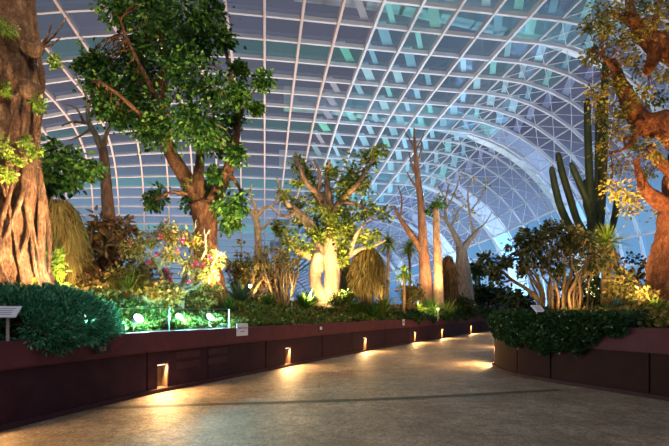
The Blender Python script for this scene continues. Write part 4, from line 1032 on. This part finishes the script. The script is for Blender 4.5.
def flood(label, p, target, col, energy, emat, size=.09, angle=120, grp=None):
    T = thing('garden_floodlight', label, 'light', Vector((p[0], p[1], p[2] - .12)), grp)
    p = Vector(p); d = (Vector(target) - p).normalized()
    m = MB(); m.tube([p - d * .14, p - d * .05, p], [size * .6, size * .9, size], n=14, step=.05); m.build('lamp_body', 'darkmetal', T)
    m = MB(); q = d.to_track_quat('Z', 'Y').to_matrix()
    vs = [tuple(p + d * .075)] + [tuple(p + d * .07 + q @ Vector((math.cos(a) * size * .92, math.sin(a) * size * .92, 0))) for a in np.arange(16) / 16 * 2 * math.pi]
    m.add(vs, None, [(0, 1 + k, 1 + (k + 1) % 16) for k in range(16)]); m.build('lens', emat, T, label='glowing lens')
    m = MB(); m.box(p - d * .1 - Vector((0, 0, .12)), (.03, .03, .2)); m.build('stake', 'darkmetal', T)
    light('SPOT', 'flood_beam', p + d * .12, Vector(target), energy, col, .06, angle, .6)
CY = (.38, .86, 1.0)
for px, off, lab in ((112, -.62, 'beside the blue green bush'), (137, -.66, 'second along the glass barrier from the bush'), (163, -.7, 'behind the middle of the glass barrier, left of its joint'), (204, -.75, 'behind the right pane of the glass barrier'), (230, -.62, 'just left of the touch notice')):
    s = S(px); p = LC.pt(s, off, 1.32); q = LC.pt(s, off + .5, 1.5) + Vector((.0, 0, .15))
    flood('small bright cyan floodlight ' + lab, p, q, CY, 60, 'led_cyan', .11, 150, 'cyan floodlights behind the glass barrier')
    light('POINT', 'cyan_spill', LC.pt(s, off + .22, 1.40), None, 130, CY, .05)
p = at(250, 287, 15.6); flood('small warm floodlight glowing behind the tan twiggy shrub', p, p + Vector((.4, -1, .5)), YEL, 30, 'led_spot', .07, 120)

# ------------------------------------------------------------------ lamps of the garden (uplights among the plants)
def up(px, py, Y, tx, ty, tY, e, col=WARM, ang=70, size=.12):
    light('SPOT', 'uplight', at(px, py, Y), at(tx, ty, tY), e, col, size, ang, .7)
light('SPOT', 'fill_spot', (-1, 8, 15), (-.6, 16.5, 1.6), 3200, (1, .84, .6), .4, 44, .8)  # this and the next: unseen overhead fill added to brighten the left bed
light('SPOT', 'fill_spot', (-4, 3, 13), (-4.2, 11, 1.8), 1100, (1, .84, .6), .4, 40, .8)
WARM = (1, .68, .38); AMB = (1, .56, .26); YEL = (1, .78, .42)
up(72, 274, 7.5, 12, 225, 8.0, 700, WARM, 110)
up(322, 303, 17.0, 330, 278, 19, 420, YEL, 80)
up(70, 250, 7.4, 5, 90, 8.0, 700, WARM, 90)
up(75, 290, 9.2, 52, 240, 10.5, 220, YEL, 110)
up(100, 296, 10.2, 105, 220, 12.5, 300, YEL, 110)
up(150, 300, 9.3, 170, 240, 11.3, 120, YEL, 130)
up(245, 298, 11.6, 208, 225, 13, 620, WARM, 90)
up(230, 294, 9.9, 182, 100, 13, 1900, YEL, 95)
up(230, 280, 10.2, 200, 60, 13, 1500, YEL, 95)
up(262, 297, 15.0, 262, 240, 17, 220, YEL, 110)
up(300, 296, 15.0, 285, 262, 16, 110, YEL, 120)
up(312, 300, 16.4, 326, 255, 19, 1300, YEL, 95)
up(345, 300, 16.2, 335, 210, 19, 2200, YEL, 80)
up(382, 300, 18.6, 368, 265, 20, 170, YEL, 110)
up(395, 296, 19.8, 399, 247, 22, 450, YEL, 60)
up(402, 300, 19.6, 400, 265, 22, 200, WARM, 120)
up(448, 300, 24.2, 436, 250, 26, 1500, AMB, 80)
up(414, 302, 23, 424, 240, 26.5, 1400, AMB, 80)
up(430, 302, 22.4, 430, 290, 25, 600, YEL, 120)
up(452, 304, 29.5, 462, 250, 34, 350, WARM, 80)
up(635, 296, 8.9, 672, 220, 10.5, 420, WARM, 95)
up(635, 270, 8.5, 650, 110, 10.5, 1700, AMB, 95)
up(630, 225, 8.6, 650, 40, 10.5, 500, AMB, 90)
up(620, 296, 10.6, 608, 225, 12.2, 260, YEL, 110)
up(575, 305, 10.2, 566, 262, 11.4, 60, WARM, 140)
up(590, 296, 12.6, 570, 250, 11.6, 260, WARM, 120)
# cool floodlights at the foot of the glass side wall, and outside it on the great arches
CO = (.62, .82, 1.0)
for v in (24, 34, 44, 54): light('SPOT', 'glint_fill', world(15, v, 2.0), world(13, v + 3, 21), 6000, (.86, .95, 1.0), .4, 130, .8)  # unseen lamps added to light the glint plates from below
for v in (36, 50, 62, 72): light('SPOT', 'cool_flood', world(31 * wf(v), v, 1.0), world(14, v + 4, 21), 3600, CO, .5, 120, .8)
for v in (34, 44, 54, 64): light('SPOT', 'wall_fill', world(23 * wf(v), v - 4, 2.2), world(36.5 * wf(v), v + 3, 7), 3800, CO, .4, 120, .8)  # unseen lamps added to brighten the low purlins of the side wall
for v in (39, 53, 64, 74):
    light('SPOT', 'arch_flood', world(52 * wf(v) + 4, v - 14, 1.5), world(32 * wf(v), v + 2, 13), 48000, CO, .5, 70, .7)
for u, v in ((-22, 34), (-8, 44), (-20, 56)): light('SPOT', 'roof_wash', world(u, v, 1.5), world(u + 2, v + 4, 20), 15000, (1, .76, .58), .5, 130, .8)
# unseen fill lamps added overhead to brighten the path and the plants
light('AREA', 'fill_area', (2, -4, 14), (1, 8, 0), 560, (1, .92, .84), 5)
for p_, q_, e_, an_ in (((-1, 2, 15), (-6, 13, 6), 2600, 55), ((2, 8, 16), (-1, 19, 5), 1900, 40), ((1, 3, 14), (8, 12, 4), 1500, 50), ((4, 14, 17), (6, 27, 5), 2200, 45), ((-1, 0, 12), (-6, 8, 5), 1800, 50)):
    light('SPOT', 'fill_spot', p_, q_, e_, (1, .88, .70), .5, an_, .8)

# ------------------------------------------------------------------ world: dusk sky
w = bpy.data.worlds.new('dusk'); sc.world = w; w.use_nodes = True
nt = w.node_tree; nt.nodes.clear()
tc = N(nt, 'ShaderNodeTexCoord'); sp = N(nt, 'ShaderNodeSeparateXYZ'); nt.links.new(tc.outputs['Generated'], sp.inputs[0])
r = ramp(nt, [(0, srgb(120, 142, 172)), (.06, srgb(168, 198, 226)), (.21, srgb(150, 180, 212)), (.33, srgb(106, 112, 132)), (1, srgb(112, 116, 130))])
nt.links.new(sp.outputs['Z'], r.inputs[0])
bg = N(nt, 'ShaderNodeBackground', Strength=1.0); nt.links.new(r.outputs[0], bg.inputs[0])
wo = nt.nodes.new('ShaderNodeOutputWorld'); nt.links.new(bg.outputs[0], wo.inputs[0])

# ------------------------------------------------------------------ camera
cam = bpy.data.cameras.new('camera'); co = bpy.data.objects.new('camera', cam); COL.objects.link(co)
co.location = (0, 0, EYE); co.rotation_euler = (math.pi / 2, 0, 0)
cam.sensor_width = 36; cam.lens = 36 * F / 669; cam.shift_y = (HZ - 223) / 669; cam.clip_end = 600
sc.camera = co
sc.view_settings.view_transform = 'Standard'; sc.view_settings.look = 'None'; sc.view_settings.gamma = 1; sc.view_settings.use_curve_mapping = False
sc.view_settings.exposure = 0.0
sc.cycles.transparent_max_bounces = 24
